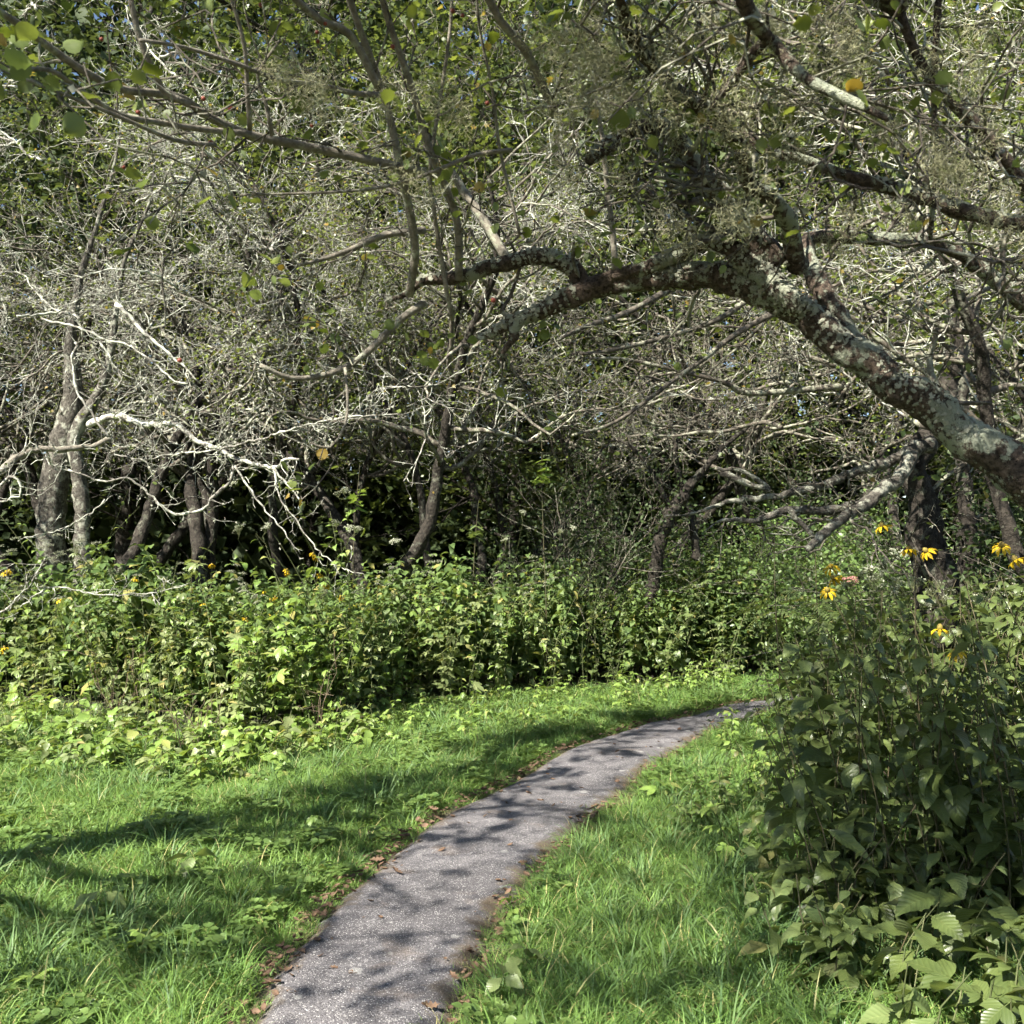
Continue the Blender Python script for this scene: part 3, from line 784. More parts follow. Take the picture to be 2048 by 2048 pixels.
def coneflowers_left():
    """yellow-flowered herbs that rise from the thicket"""
    g = random.Random(31)
    spots = [(627, 1108, 10.9), (640, 1148, 10.8), (552, 1195, 10.7), (548, 1228, 10.6), (493, 1238, 10.6), (460, 1232, 10.7), (424, 1240, 10.6), (683, 1193, 10.8), (708, 1212, 10.8),
             (527, 1183, 10.9), (21, 1142, 10.4), (120, 1200, 10.4), (12, 1295, 10.2), (390, 1203, 10.8), (513, 1381, 10.2), (272, 1158, 10.5), (575, 1140, 11.0), (655, 1172, 10.9), (425, 1130, 11.2)]
    where = ['topmost at the tip of the leafy hump under the twin bare twigs', 'just below the tip of the leafy hump', 'above the middle of the thicket', 'on the middle slope of the thicket',
             'second of the row on the thicket crest', 'third of the row on the thicket crest', 'fourth of the row on the thicket crest', 'on the far flank of the hump', 'lowest on the far flank of the hump',
             'near the dry brown seed heads', 'by the pale twigs at the frame edge', 'among yellowing leaves near the bare branch', 'low at the lawn corner of the thicket', 'by the dry orange seed heads',
             'low before the thicket above the ground cover', 'beside the tall white flower clusters', 'on a thin stalk against the dark trunks', 'half hidden in the hump leaves', 'small and high against the dark wood']
    for (px, py, d), w in zip(spots, where):
        p = at(px, py, d); base = (p[0]+g.gauss(0, .05), p[1]+0.05, gh(p[0], p[1])-0.012); h = p[2]-base[2]-0.05
        r = herb('coneflower', 'yellow drooping coneflower '+w, 'flower', 'yellow coneflowers of the far thicket', base, max(h, 0.3), g, 1, g.choice(('lob3', 'lob5', 'lance')), 'leaf_thicket', 0.17, 0.11, 0.04, 0.25, maxleaf=22)
        q = (p[0]-base[0], p[1]-base[1]-0.03, p[2]-base[2])
        add_flower(r, (q[0]*0.6, q[1]*0.6, h*0.97), q, 'yellow', g, 1.3)
        if g.random() < 0.6: add_flower(r, (q[0]*0.6, q[1]*0.6, h*0.95), (q[0]+g.gauss(0, .06), q[1], q[2]-0.06*g.random()), 'yellow', g, 1.1)
coneflowers_left()

def ground_cover():
    g = random.Random(41)
    # broad pale leaves in front of the thicket, far edge of the lawn
    for i in range(165):
        px = -140+880*g.random()**1.15; f = np.interp(px, [p[0] for p in FOOT], [p[1] for p in FOOT]); py = f+4+(150-0.13*max(0, px))*g.random()**1.3
        x, y = on_ground(px, py)
        shp = g.choice(('lob3', 'big', 'heart', 'lob3')); h = 0.16+0.2*g.random()
        herb('ground_cover_plant', 'low %s plant with %s leaves, %s' % ('ankle-high' if h < 0.22 else 'bushy', {'lob3': 'three-lobed', 'big': 'long toothed', 'heart': 'heart-shaped'}[shp], 'at the left frame edge' if px < 10 else ('below the pale bare branches' if px < 170 else ('before the thicket at the lawn edge' if px < 350 else ('below the coneflower hump' if px < 560 else 'towards the path verge')))), 'plant', 'broad-leaved ground cover at the far edge of the lawn', (x, y, gh(x, y)-0.012), h, g, 2, shp, 'leaf_bright' if g.random() < 0.7 else 'leaf_olive', 0.08+0.11*g.random(), 0.08, 0.3, 0.3,
             spread=0.08, whorl=3, scale_top=0.85, maxleaf=12)
    # bright weeds on the verge between thicket and path
    for i in range(110):
        px = 640+820*g.random(); f = np.interp(px, [p[0] for p in FOOT], [p[1] for p in FOOT]); e = min(1560.0, np.interp(px, [p[0] for p in LEFT_EDGE], [p[1] for p in LEFT_EDGE]))
        py = f+2+max(10, e-f-30)*g.random()**1.8*0.7
        x, y = on_ground(px, py)
        if path_dist(x, y)[0] < 0.14: continue
        shp = g.choice(('lob5', 'lob3', 'ovate')); herb('verge_weed', 'small %s weed on the bright verge, %s' % ({'lob5': 'cut-leaved', 'lob3': 'three-lobed', 'ovate': 'oval-leaved'}[shp], 'left of the path middle' if px < 950 else ('where the path narrows' if px < 1220 else 'along the path bend')), 'plant', 'weeds of the verge between thicket and path', (x, y, gh(x, y)-0.012), (0.14+0.34*g.random())*(1-0.75*(py-f)/(e-f)), g, 3, shp, 'leaf_bright', 0.1, 0.06, 0.25, 0.25,
             spread=0.08, whorl=2, scale_top=0.7, maxleaf=14, stemr=0.003)
    # weeds on the near right bank
    for i in range(46):
        px = 1340+330*g.random(); py = 1432+250*g.random()
        x, y = on_ground(px, py)
        if path_dist(x, y)[0] < 0.25 or path_dist(x, y)[1] < 0: continue
        shp = g.choice(('lob5', 'ovate', 'lob3')); herb('bank_weed', '%s weed in grass right of the path, %s' % ({'lob5': 'cut-leaved', 'lob3': 'three-lobed', 'ovate': 'oval-leaved'}[shp], 'far up by the bend' if py < 1510 else ('half way along' if py < 1590 else 'nearest the camera')), 'plant', 'weeds of the grassy bank right of the path', (x, y, gh(x, y)-0.012), 0.2+0.25*g.random(), g, 2, shp, 'leaf_bright' if g.random() < 0.5 else 'leaf_thicket', 0.11, 0.07, 0.2, 0.25,
             spread=0.07, maxleaf=18, stemr=0.003)
    # single weeds in the lawn
    for px, py, s, shp, lab in ((370, 1775, 0.11, 'big', 'dark broad-leaved weed alone in the middle of the lawn'), (200, 1845, 0.13, 'big', 'shaded broad-leaved weed in the lawn beside long arching grass'),
                                (290, 1930, 0.09, 'lob3', 'small three-lobed weed low in the near lawn'), (640, 1665, 0.08, 'lob5', 'pale cut-leaved weed in the lawn near the path edge'), (60, 2020, 0.1, 'lob5', 'bright cut-leaved weed at the near lawn corner'),
                                (1010, 2010, 0.12, 'big', 'broad-leaved weed on the near right path edge'), (1060, 1960, 0.1, 'big', 'toothed weed in sunlit grass right of the path'), (1040, 1830, 0.08, 'lob3', 'small weed in grass beside the path on the right'),
                                (760, 1640, 0.08, 'lob5', 'feathery weed at the sunlit left path edge'), (1310, 1605, 0.13, 'lob3', 'shaded weed clump in grass under the right bank')):
        x, y = on_ground(px, py)
        herb('lawn_weed', lab, 'plant', None, (x, y, gh(x, y)-0.012), 0.1+s*0.6, g, 2, shp, 'leaf_thicket' if shp == 'big' else 'leaf_bright', s*1.2, 0.06, 0.3, 0.2, spread=0.03, whorl=3, scale_top=0.8, maxleaf=9, stemr=0.003)
ground_cover()

def right_bank():
    g = random.Random(51)
    # tall dark herbs close to the camera on the right
    rows = []
    for i in range(128):
        d = 4.4+4.2*g.random()**0.9
        pmin = 1560
        px = pmin+(2250-pmin)*g.random()
        rows.append((px, d))
    rows.sort(key=lambda r: r[1])
    for px, d in rows:
        x, y, z = ground_at(px, d)
        pd, sd = path_dist(x, y)
        if pd < 0.35: continue
        left = max(0.0, min(1.0, (px-1530)/240))
        h = (0.75+0.75*left)*(0.85+0.25*g.random())
        shp = g.choice(('ovate', 'ovate', 'lance', 'lance', 'heart', 'lob3'))
        form = {'ovate': 'oval-leaved', 'lance': 'narrow-leaved', 'heart': 'heart-leaved', 'lob3': 'lobed-leaved'}[shp]
        dist = 'at the front of' if d < 5.4 else ('in the middle of' if d < 6.9 else 'at the back of')
        fl = 'white' if g.random() < 0.12 else None
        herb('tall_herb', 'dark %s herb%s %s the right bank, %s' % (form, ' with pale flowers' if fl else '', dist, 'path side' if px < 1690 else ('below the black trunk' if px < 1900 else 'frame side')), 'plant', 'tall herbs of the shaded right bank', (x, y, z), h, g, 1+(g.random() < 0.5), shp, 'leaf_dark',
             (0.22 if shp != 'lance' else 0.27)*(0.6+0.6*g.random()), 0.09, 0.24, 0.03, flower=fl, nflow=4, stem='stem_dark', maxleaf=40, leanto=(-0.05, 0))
    for i in range(46):
        d = 3.7+1.7*g.random(); px = 1575+560*g.random(); x, y, z = ground_at(px, d)
        shp = g.choice(('lob3', 'ovate', 'lob5', 'heart'))
        form = {'ovate': 'oval', 'lob5': 'deeply cut', 'heart': 'heart-shaped', 'lob3': 'three-lobed'}[shp]
        w = 'towards the grass' if px < 1760 else ('below the dry stalks' if px < 1930 else 'near the frame edge')
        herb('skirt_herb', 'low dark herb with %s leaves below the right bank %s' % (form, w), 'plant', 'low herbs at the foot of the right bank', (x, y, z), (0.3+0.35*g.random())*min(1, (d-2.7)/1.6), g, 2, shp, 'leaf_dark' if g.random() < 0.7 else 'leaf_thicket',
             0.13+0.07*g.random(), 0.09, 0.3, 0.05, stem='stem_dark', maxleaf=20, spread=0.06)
    # coneflowers over the bank
    fs = [(1765, 1052, 4.9, 'uppermost coneflower standing alone above the right bank'), (1818, 1100, 4.8, 'coneflower with a raised ray against the black trunk'), (1853, 1103, 4.8, 'round-headed coneflower beside the black trunk'), (1668, 1158, 5.0, 'upper of two coneflowers at the path end of the right bank'),
          (1655, 1182, 4.9, 'lower of two coneflowers at the path end of the right bank'), (2003, 1092, 4.4, 'coneflower near the frame edge above the right bank'), (2032, 1120, 4.3, 'long-rayed coneflower at the frame edge above the right bank'), (1880, 1258, 4.4, 'small coneflower half way down the right bank'),
          (1912, 1305, 4.4, 'tiny yellow flower low on the right bank'), (1662, 1135, 5.1, 'budding coneflower at the path end of the right bank')]
    for px, py, d, lab in fs:
        p = at(px, py, d); bx = p[0]+0.12+0.1*g.random(); base = (bx, p[1]+0.05, gh(bx, p[1])-0.012); h = p[2]-base[2]-0.14
        r = herb('coneflower', 'yellow '+lab, 'flower', 'yellow coneflowers of the right bank', base, h, g, 1, g.choice(('lob5', 'lob3')), 'leaf_dark', 0.16, 0.16, 0.02, 0.2, stem='stem_dark', maxleaf=14)
        q = (p[0]-base[0], p[1]-base[1], p[2]-base[2])
        add_flower(r, (0, 0, h*0.96), q, 'yellow', g, 1.3)
    p = at(1702, 1166, 4.9); base = (p[0]+0.06, p[1], gh(p[0], p[1])-0.012)
    r = herb('joe_pye_weed', 'tall herb with one fuzzy pink flower head over the right bank', 'flower', None, base, p[2]-base[2]-0.03, g, 1, 'lance', 'leaf_dark', 0.15, 0.14, 0.02, 0.25, stem='stem_dark', maxleaf=18, whorl=3)
    add_flower(r, (0, 0, p[2]-base[2]-0.05), (-0.06, 0, p[2]-base[2]-0.02), 'pink', g, 0.8)
    # large-leaved plants at the foot of the bank
    big = [(1640, 1790, 0.16, 'big', 'leaf_thicket', 'pale toothed plant with drooping leaves at the foot of the right bank'), (1900, 1800, 0.2, 'big', 'leaf_dark', 'broad toothed plant catching light at the foot of the right bank'),
           (1800, 1850, 0.18, 'big', 'leaf_dark', 'grey-green broad-leaved plant below the light-catching toothed plant'), (1950, 1960, 0.18, 'lob3', 'leaf_dark', 'lobed broad-leaved plant in the near right corner'), (2030, 1920, 0.2, 'lob5', 'leaf_dark', 'dark broad-leaved plant at the near right frame edge'),
           (1720, 1720, 0.22, 'lob5', 'leaf_dark', 'cut-leaved dark plant behind the pale toothed plant'), (1600, 1700, 0.25, 'lance', 'leaf_thicket', 'dock plant with long hanging leaf beside the grass'), (2000, 1740, 0.2, 'big', 'leaf_dark', 'shaded broad-leaved plant under the tall stems at the right'),
           (1850, 1990, 0.16, 'big', 'leaf_thicket', 'sunlit broad-leaved plant at the bottom of the right corner'), (1690, 1650, 0.2, 'lob5', 'leaf_dark', 'cut-leaved plant in deep shade of the right bank'), (1560, 1600, 0.16, 'lob3', 'leaf_thicket', 'three-lobed plant where grass meets the right bank'),
           (2080, 2010, 0.19, 'lob3', 'leaf_dark', 'large-leaved plant cut by the lower right corner'), (1480, 1570, 0.14, 'lob5', 'leaf_bright', 'pale cut-leaved plant on the grass edge of the right bank')]
    for px, py, L, shp, mat, lab in big:
        x, y = on_ground(px, min(py+150, 2160)); z = gh(x, y)-0.012
        herb('broad_leaved_plant', lab, 'plant', None, (x, y, z), 0.3+0.12*g.random(), g, 3, shp, mat, L, 0.12, 0.3, 0.35, spread=0.06, whorl=2, scale_top=0.9, maxleaf=16, stemr=0.005)
    # dry stalks
    for px, py, lab in ((1860, 1560, 'dry brown stalk leaning in the shade of the right bank'), (1920, 1640, 'pale dry stalk standing in the right bank shade'), (1980, 1600, 'thin dry stalk near the frame edge of the right bank')):
        x, y = on_ground(px, py+160); S = []; tips = []
        grow(S, tips, g, (x, y, 0), (0.15, 0, 1), 0.9, 0.005, 1, 0.06, 0.02, 0.1, 0.2)
        mb = MB(); sticks(mb, S, 5); tag(link('dry_stalk', mb.mesh('dry_stalk', M['dead_stem'])), lab, 'stalk', 'dry stalks of the right bank')
    # tangle of dead brown stems at the foot of the far thicket
    for px, py, h, lab in ((372, 1500, 0.5, 'tangled dead brown stems at the foot of the thicket'), (395, 1490, 0.45, 'short dead brown stems beside the tangled ones'), (240, 1440, 0.8, 'dry rusty stem standing in the left thicket'), (655, 1462, 0.6, 'dark dead stems under the coneflower hump')):
        x, y = on_ground(px, py+6); S = []; tips = []
        for _ in range(6): grow(S, tips, g, (x+g.gauss(0, .05), y+g.gauss(0, .05), 0), norm((g.gauss(0, .4), g.gauss(0, .4), 1)), h, 0.005, 1, 0.16, 0.0, 0.08, 0.3)
        mb = MB(); sticks(mb, S, 4); tag(link('dead_plant', mb.mesh('dead_plant', M['dead_stem'])), lab, 'dead plant', None)
    # saplings: sprays of leaves that catch the sun in front of the dark wood
    pin = MB()
    for k in range(9):
        for sd in (-1, 1):
            v, t = leaf_shape(0.3*(1-0.05*k), 0.09, 3, 0.1, 0.3, 0.4, 0, 0, 0.02); a = sd*(1.25-0.06*k); ca, sa = math.cos(a), math.sin(a)
            w = v.copy(); w[:, 0] = v[:, 0]*ca-v[:, 1]*sa+0.15+k*0.09; w[:, 1] = v[:, 0]*sa+v[:, 1]*ca; w[:, 2] -= 0.25*(0.15+k*0.09)**2; pin.add(w, t)
    pv, pt = np.concatenate(pin.V), np.concatenate(pin.T)
    SHAPES['pin'] = [(pv, pt)]; SHAPES['maple'] = [MAPLE]
    for px, py, d, shp, L, n, mat, lab in ((712, 935, 12.6, 'maple', 0.2, 9, 'leaf_bright', 'maple sapling with a bright leaf spray against the dark trunks'), (1090, 862, 12.8, 'maple', 0.2, 12, 'leaf_bright', 'maple sapling with pale leaves above the black gap'), (950, 1005, 13.0, 'maple', 0.17, 8, 'leaf_thicket', 'low maple sapling before the central trunk'),
                                           (1560, 1085, 9.2, 'pin', 0.42, 7, 'leaf_thicket', 'pale pinnate-leaved sapling below the low crossing limbs'), (1650, 1075, 9.4, 'pin', 0.4, 7, 'leaf_thicket', 'pinnate-leaved sapling beside the coneflowers under the limbs'), (400, 1090, 12.2, 'maple', 0.17, 8, 'leaf_thicket', 'maple sapling with flat leaf tier behind the left thicket')):
        p = at(px, py, d); h = p[2]+0.05
        herb('sapling', lab, 'sapling', None, (p[0], p[1], gh(p[0], p[1])-0.012), h, g, 1, shp, mat, L, 0.07, 0.03, 0.8 if shp == 'maple' else 0.62, stem='stem_dark', maxleaf=n, stemr=0.009, scale_top=0.8)
right_bank()

# ------------------------------------------------------------------ fallen leaves
def litter():
    g = random.Random(61)
    outl = [(0, 0.01), (0.15, 0.04), (0.25, 0.22), (0.35, 0.1), (0.48, 0.3), (0.58, 0.12), (0.72, 0.26), (0.82, 0.1), (1.0, 0.0)]
    me = []
    for k in range(4):
        v, t = fan_shape(outl, 0.3); v = v.copy(); c = (0.6, -0.5, 0.9, 0.3)[k]
        v[:, 2] += c*(v[:, 0]-0.5)**2 + (0.3, -0.3, 0.1, -0.5)[k]*v[:, 1]**2+0.04
        me.append(mesh_np('fallen_leaf', v, [t], M['litter']))
    spots = []; small = []
    for i in range(3600):
        k = g.randrange(8, NPATH-60); side = g.choice((0, 0, 1))
        e = (RL, RR)[side][k]; c = PC[k]; u = (c-e)/np.linalg.norm(c-e)
        cl = mnoise.noise(Vector((k*0.17, side*9.0, 0)))
        if g.random() > 0.62+0.8*cl: continue
        off = abs(g.gauss(0, 0.05+0.05*max(0, cl)))-0.06
        if g.random() < 0.08: off = g.random()*0.7
        p = e+u*off+np.array([g.gauss(0, .02), g.gauss(0, .02)])
        (spots if (p[1] < 7.2 and g.random() < 0.55 and len(spots) < 170) else small).append((p, off))
    for p, off in spots:
        o = link('fallen_leaf', me[g.randrange(4)]); s = 0.025+0.06*g.random()**1.6
        o.location = (p[0], p[1], gh(p[0], p[1])+0.024+0.012*g.random()); o.rotation_euler = (g.gauss(0, .3), g.gauss(0, .3), g.random()*6.28); o.scale = (s,)*3
        w = 'among those on the open asphalt' if off > 0.12 else 'among those drifted along the path edge'
        tag(o, 'small curled brown dead leaf '+w, 'leaf', 'fallen leaves on the path')
    mb = MB(); v, t = fan_shape(outl[::2], 0.4); v = v.copy(); v[:, 2] += 0.5*(v[:, 0]-.5)**2
    pos = np.array([(p[0], p[1], 0.004+gh(p[0], p[1])+0.022+0.012*g.random()) for p, off in small])
    D = nrg.normal(size=(len(pos), 3)); D[:, 2] *= 0.25
    scatter(mb, v, t, pos, frames(D, nrg.normal(size=(len(pos), 3))*0.3+np.array([0, 0, 1.0])), 0.014+0.04*nrg.random(len(pos))**1.5)
    tag(link('leaf_litter', mb.mesh('leaf_litter', M['litter'])), 'brown crumbs of dead leaves lining both path edges', 'leaf litter', kind='stuff')
litter()

# ------------------------------------------------------------------ trees
def to_list(p): return tuple(float(c) for c in p)

def leaves_on(mb, tips, g, shape, n, s0, s1, jitter=0.05, upb=0.6):
    if not tips: return
    T = np.array([tips[g.randrange(len(tips))][:3] for _ in range(n)])
    T += nrg.normal(size=T.shape)*jitter
    scatter(mb, shape[0], shape[1], T, rand_frames(n, upb), s0+(s1-s0)*nrg.random(n))

def flakes(mb, S, g, n, size):
    """small curled plates of lichen stuck along twigs"""
    S = np.asarray(S); i = nrg.integers(0, len(S), n); t = nrg.random(n)[:, None]
    P = S[i, :3]*(1-t)+S[i, 3:6]*t
    P = P + nrg.normal(size=P.shape)*S[i, 6][:, None]*0.7
    scatter(mb, CHIP[0]*np.array([1, 1.5, 1]), CHIP[1], P, rand_frames(n, 0.2), size*(0.5+nrg.random(n)))

def hawthorn_meshes(seed, H=6.5, R=2.9, low=2.3, stems=3, dens=1.0, nleaf=500, leaves='leaf_hawthorn'):
    """one old hawthorn with lichen-grey twigs: meshes for its parts"""
    g = random.Random(seed); tr = MB(); limbs = []; S = []; tips = []
    for s in range(stems):
        a = s*6.283/stems+g.gauss(0, .4); sp = 0.12
        x, y, z = sp*math.cos(a), sp*math.sin(a), -0.1
        dx, dy, dz = 0.13*math.cos(a), 0.13*math.sin(a), 1.0
        pts = [(x, y, z)]; n = int((H*0.8)/0.28); r0 = 0.1*(0.6+0.8*g.random()**1.5); rad = [r0*1.8]
        nodes = []
        for i in range(n):
            dx += g.gauss(0, .13)+0.02*math.cos(a); dy += g.gauss(0, .13)+0.02*math.sin(a); dz += 0.05
            d = norm((dx, dy, dz)); dx, dy, dz = d
            x += dx*0.28; y += dy*0.28; z += dz*0.28
            pts.append((x, y, z)); rad.append(r0*(1-0.82*(i+1)/n)+0.008)
            if z > low*0.8: nodes.append((x, y, z, rad[-1], a))
        P2, R2 = spline(pts, rad, 0.09); tube(tr, P2, R2, 11, 0.34, 6, seed=seed)
        for (nx, ny, nz, nr, aa) in nodes:
            for _ in range(2 if g.random() < 0.75 else 1):
                b = aa+g.gauss(0, 1.15); L = R*(0.55+0.5*g.random())*(1-0.45*max(0, nz-H*0.55)/(H*0.45))
                p = (nx, ny, nz); d = norm((math.cos(b), math.sin(b), 0.35+g.gauss(0, .3)))
                r = min(nr*0.6, 0.042)*(0.6+0.4*g.random()); lp = [p]; lr = [r]; m = max(5, int(L/0.16))
                for i in range(m):
                    d = norm((d[0]+g.gauss(0, .2), d[1]+g.gauss(0, .2), d[2]+g.gauss(0, .17)-(0.05 if i > m*0.4 else -0.02)))
                    p = (p[0]+d[0]*0.16, p[1]+d[1]*0.16, p[2]+d[2]*0.16)
                    if p[2] < low*0.95: d = norm((d[0], d[1], abs(d[2])+0.25))
                    lp.append(p); lr.append(r*(1-0.8*(i+1)/m)+0.003)
                    if i > m*0.22 and g.random() < 0.62*dens and mnoise.noise(Vector((p[0]*0.85+seed, p[1]*0.85, p[2]*0.85))) > -0.08:
                        q = norm((d[0]*0.4+g.gauss(0, .6), d[1]*0.4+g.gauss(0, .6), d[2]*0.3+g.gauss(0, .5)+(0.5 if p[2] < low*1.1 else 0)))
                        grow(S, tips, g, p, q, 0.4+0.55*g.random(), max(0.0062, lr[-1]*0.5), 2, 0.25, 0.01, 0.095, 0.36, 0.0036)
                limbs.append((lp, lr))
                grow(S, tips, g, p, d, 0.6, 0.0065, 2, 0.25, 0.0, 0.095, 0.4, 0.0036)
    lm = MB()
    for lp, lr in limbs: tube(lm, lp, lr, 6, 0.2, 12, seed=seed)
    tw = MB(); sticks(tw, S); nq = len(S)*3
    flakes(tw, S, g, int(len(S)*0.35), 0.018)
    lv = MB(); leaves_on(lv, tips, g, STAR, nleaf, 0.03, 0.06, 0.07)
    print('hawthorn', seed, len(S), 'segments', len(limbs), 'limbs')
    return dict(trunk=tr.mesh('trunk', M['bark_forest']), limbs=lm.mesh('limbs', M['twig_brown']), twigs=tw.mesh('twigs', M['twig']),
                foliage=lv.mesh('foliage', M[leaves]))

HM = [hawthorn_meshes(1, 9.4, 3.2, 3.45, 2, 2.6, 1500), hawthorn_meshes(2, 9.8, 3.0, 3.5, 2, 2.0, 6500), hawthorn_meshes(3, 9.0, 3.3, 3.35, 3, 1.7, 1800), hawthorn_meshes(4, 9.6, 3.0, 3.5, 2, 2.2, 7500)]
def place_hawthorn(v, x, y, rz, s, label, group='lichen-grey hawthorns of the wood', name='hawthorn_tree'):
    root = empty(name, (x, y, gh(x, y)-0.02), rz, s)
    for k, me in HM[v].items():
        o = link({'limbs': 'branches'}.get(k, k), me, root)
        if k in ('twigs', 'lichen', 'foliage'): o['kind'] = 'stuff'
    if y > 15.5:                                   # shade deep in the wood put into the colour: browner twigs
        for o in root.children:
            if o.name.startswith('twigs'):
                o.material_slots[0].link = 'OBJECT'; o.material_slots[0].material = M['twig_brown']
    tag(root, label, 'tree', group)
    return root
HT = [(0, 110, 13.4, 0.4, 1.0, 'lichen-pale hawthorn with thick sunlit trunk at the left of the wood'), (2, 405, 14.3, 2.1, 1.0, 'hawthorn with broad dark trunk behind the low bare branches'),
      (3, 640, 15.0, 4.0, 1.0, 'hawthorn with slender trunk just left of the torn trunk'), (0, 750, 14.0, 5.2, 0.96, 'hawthorn with torn leaning trunk in the dark middle of the wood'),
      (3, 912, 14.6, 1.2, 1.02, 'hawthorn with thick black trunk at the centre of the wood'), (1, 1035, 17.0, 3.3, 1.05, 'hawthorn with forked leaning stems in the dark centre'),
      (2, -330, 13.4, 0.9, 1.0, 'hawthorn reaching in from beyond the left frame edge'), (1, 1265, 16.5, 2.6, 1.0, 'hawthorn behind the small dark leaning tree'),
      (0, 1620, 17.0, 0.2, 1.0, 'hawthorn behind the low crossing limbs on the right'), (3, 2260, 11.5, 1.7, 1.0, 'hawthorn behind the leaning trunk at the right frame edge'),
      (0, 250, 16.8, 3.0, 1.08, 'hawthorn deep in the wood behind the sunlit trunk'), (1, 1880, 16.0, 4.4, 1.05, 'hawthorn deep in the wood at the right'),
      (3, -60, 16.0, 5.5, 1.05, 'hawthorn deep in the wood at the left frame edge'),
      (3, 2260, 7.0, 2.5, 0.86, 'hawthorn with twiggy crown behind the leaning tree near the right frame edge')]
for v, px, d, rz, s, lab in HT: place_hawthorn(v, (px-1024)/F*d, d, rz, s, lab)

# ---- leafy trees that close the wood
def leafy_meshes(seed, H=13, R=3.4, n=15000, low=2.5, mat='leaf_canopy', ls=0.13):
    g = random.Random(seed); tr = MB(); S = []; tips = []
    pts = [(0, 0, -0.1)]; rad = [0.22]; x = y = 0.0; n0 = 14
    for i in range(n0):
        x += g.gauss(0, .08); y += g.gauss(0, .08); pts.append((x, y, H*0.85*(i+1)/n0)); rad.append(0.19*(1-0.85*(i+1)/n0)+0.01)
    P2, R2 = spline(pts, rad, 0.2); tube(tr, P2, R2, 9, 0.15, 4, seed=seed)
    for i in range(46):
        t = 0.16+0.84*(i/46); q = P2[min(len(P2)-1, int(t*len(P2)))]
        a = i*2.4+g.gauss(0, .3); prof = math.sin(min(1, (t-0.1)/0.9)*math.pi*0.85+0.3)
        grow(S, tips, g, to_list(q), norm((math.cos(a), math.sin(a), 0.35+0.5*t)), R*(0.5+0.6*prof)*(0.8+0.3*g.random()), 0.05*(1-0.6*t), 3, 0.16, 0.012, 0.42, 0.55)
    br = MB(); sticks(br, S, 3)
    cr = MB(); leaves_on(cr, tips, g, STAR if seed != 72 else KITE, n, ls*0.7, ls*1.25, 0.24, 0.65)
    return dict(trunk=tr.mesh('trunk', M['bark_forest']), branches=br.mesh('branches', M['bark_forest']), crown=cr.mesh('crown', M[mat]))
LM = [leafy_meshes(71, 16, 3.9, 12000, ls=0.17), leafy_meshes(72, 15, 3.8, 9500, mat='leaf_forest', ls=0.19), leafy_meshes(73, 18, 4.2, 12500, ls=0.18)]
LT = [(0, 1000, 20.5, 'bright leafy tree rising behind the centre of the wood'), (1, 250, 21, 'dark leafy tree behind the sunlit left trunk'), (2, 620, 23, 'tall leafy tree behind the slender hawthorn'), (1, 1330, 21.5, 'dark leafy tree above the bend of the path'),
      (2, 1600, 22, 'tall leafy tree behind the low crossing limbs'), (0, 1950, 20, 'leafy tree behind the leaning trunk at the right'), (1, -150, 20, 'dark leafy tree behind the left frame edge'), (1, 800, 26, 'dark leafy tree far back in the centre gap'),
      (1, 1130, 25.5, 'dark leafy tree far back right of the centre gap'), (0, 430, 27, 'leafy tree far back left of the centre'), (2, 2250, 24, 'tall leafy tree beyond the right frame edge'), (1, 1780, 27, 'dark leafy tree far back on the right'), (2, -420, 25, 'tall leafy tree beyond the left frame edge')]
for i, (v, px, d, lab) in enumerate(LT):
    x = (px-1024)/F*d; root = empty('leafy_tree', (x, d, gh(x, d)-0.02), i*1.7, 0.95+0.15*((i*37) % 10)/10)
    for k, me in LM[v].items():
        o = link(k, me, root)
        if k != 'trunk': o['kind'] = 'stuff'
    tag(root, lab, 'tree', 'leafy trees closing the wood')

def far_wood():
    """leaf masses at the back of the wood, too many to tell apart"""
    mb = MB(); n = 21000
    x = nrg.uniform(-24, 24, n); y = nrg.uniform(29, 32, n); z = 22*nrg.random(n)**0.9
    scatter(mb, KITE[0], KITE[1], np.stack([x, y, z], 1), rand_frames(n, 0.4), 0.5+0.5*nrg.random(n))
    n = 19000                                     # low growth on the floor of the wood
    x = nrg.uniform(-22, 22, n); y = nrg.uniform(21, 29, n); z = 4.5*nrg.random(n)
    scatter(mb, KITE[0], KITE[1], np.stack([x, y, z], 1), rand_frames(n, 0.4), 0.3+0.3*nrg.random(n))
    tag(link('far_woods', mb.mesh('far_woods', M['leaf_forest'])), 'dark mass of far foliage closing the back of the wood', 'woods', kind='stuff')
far_wood()

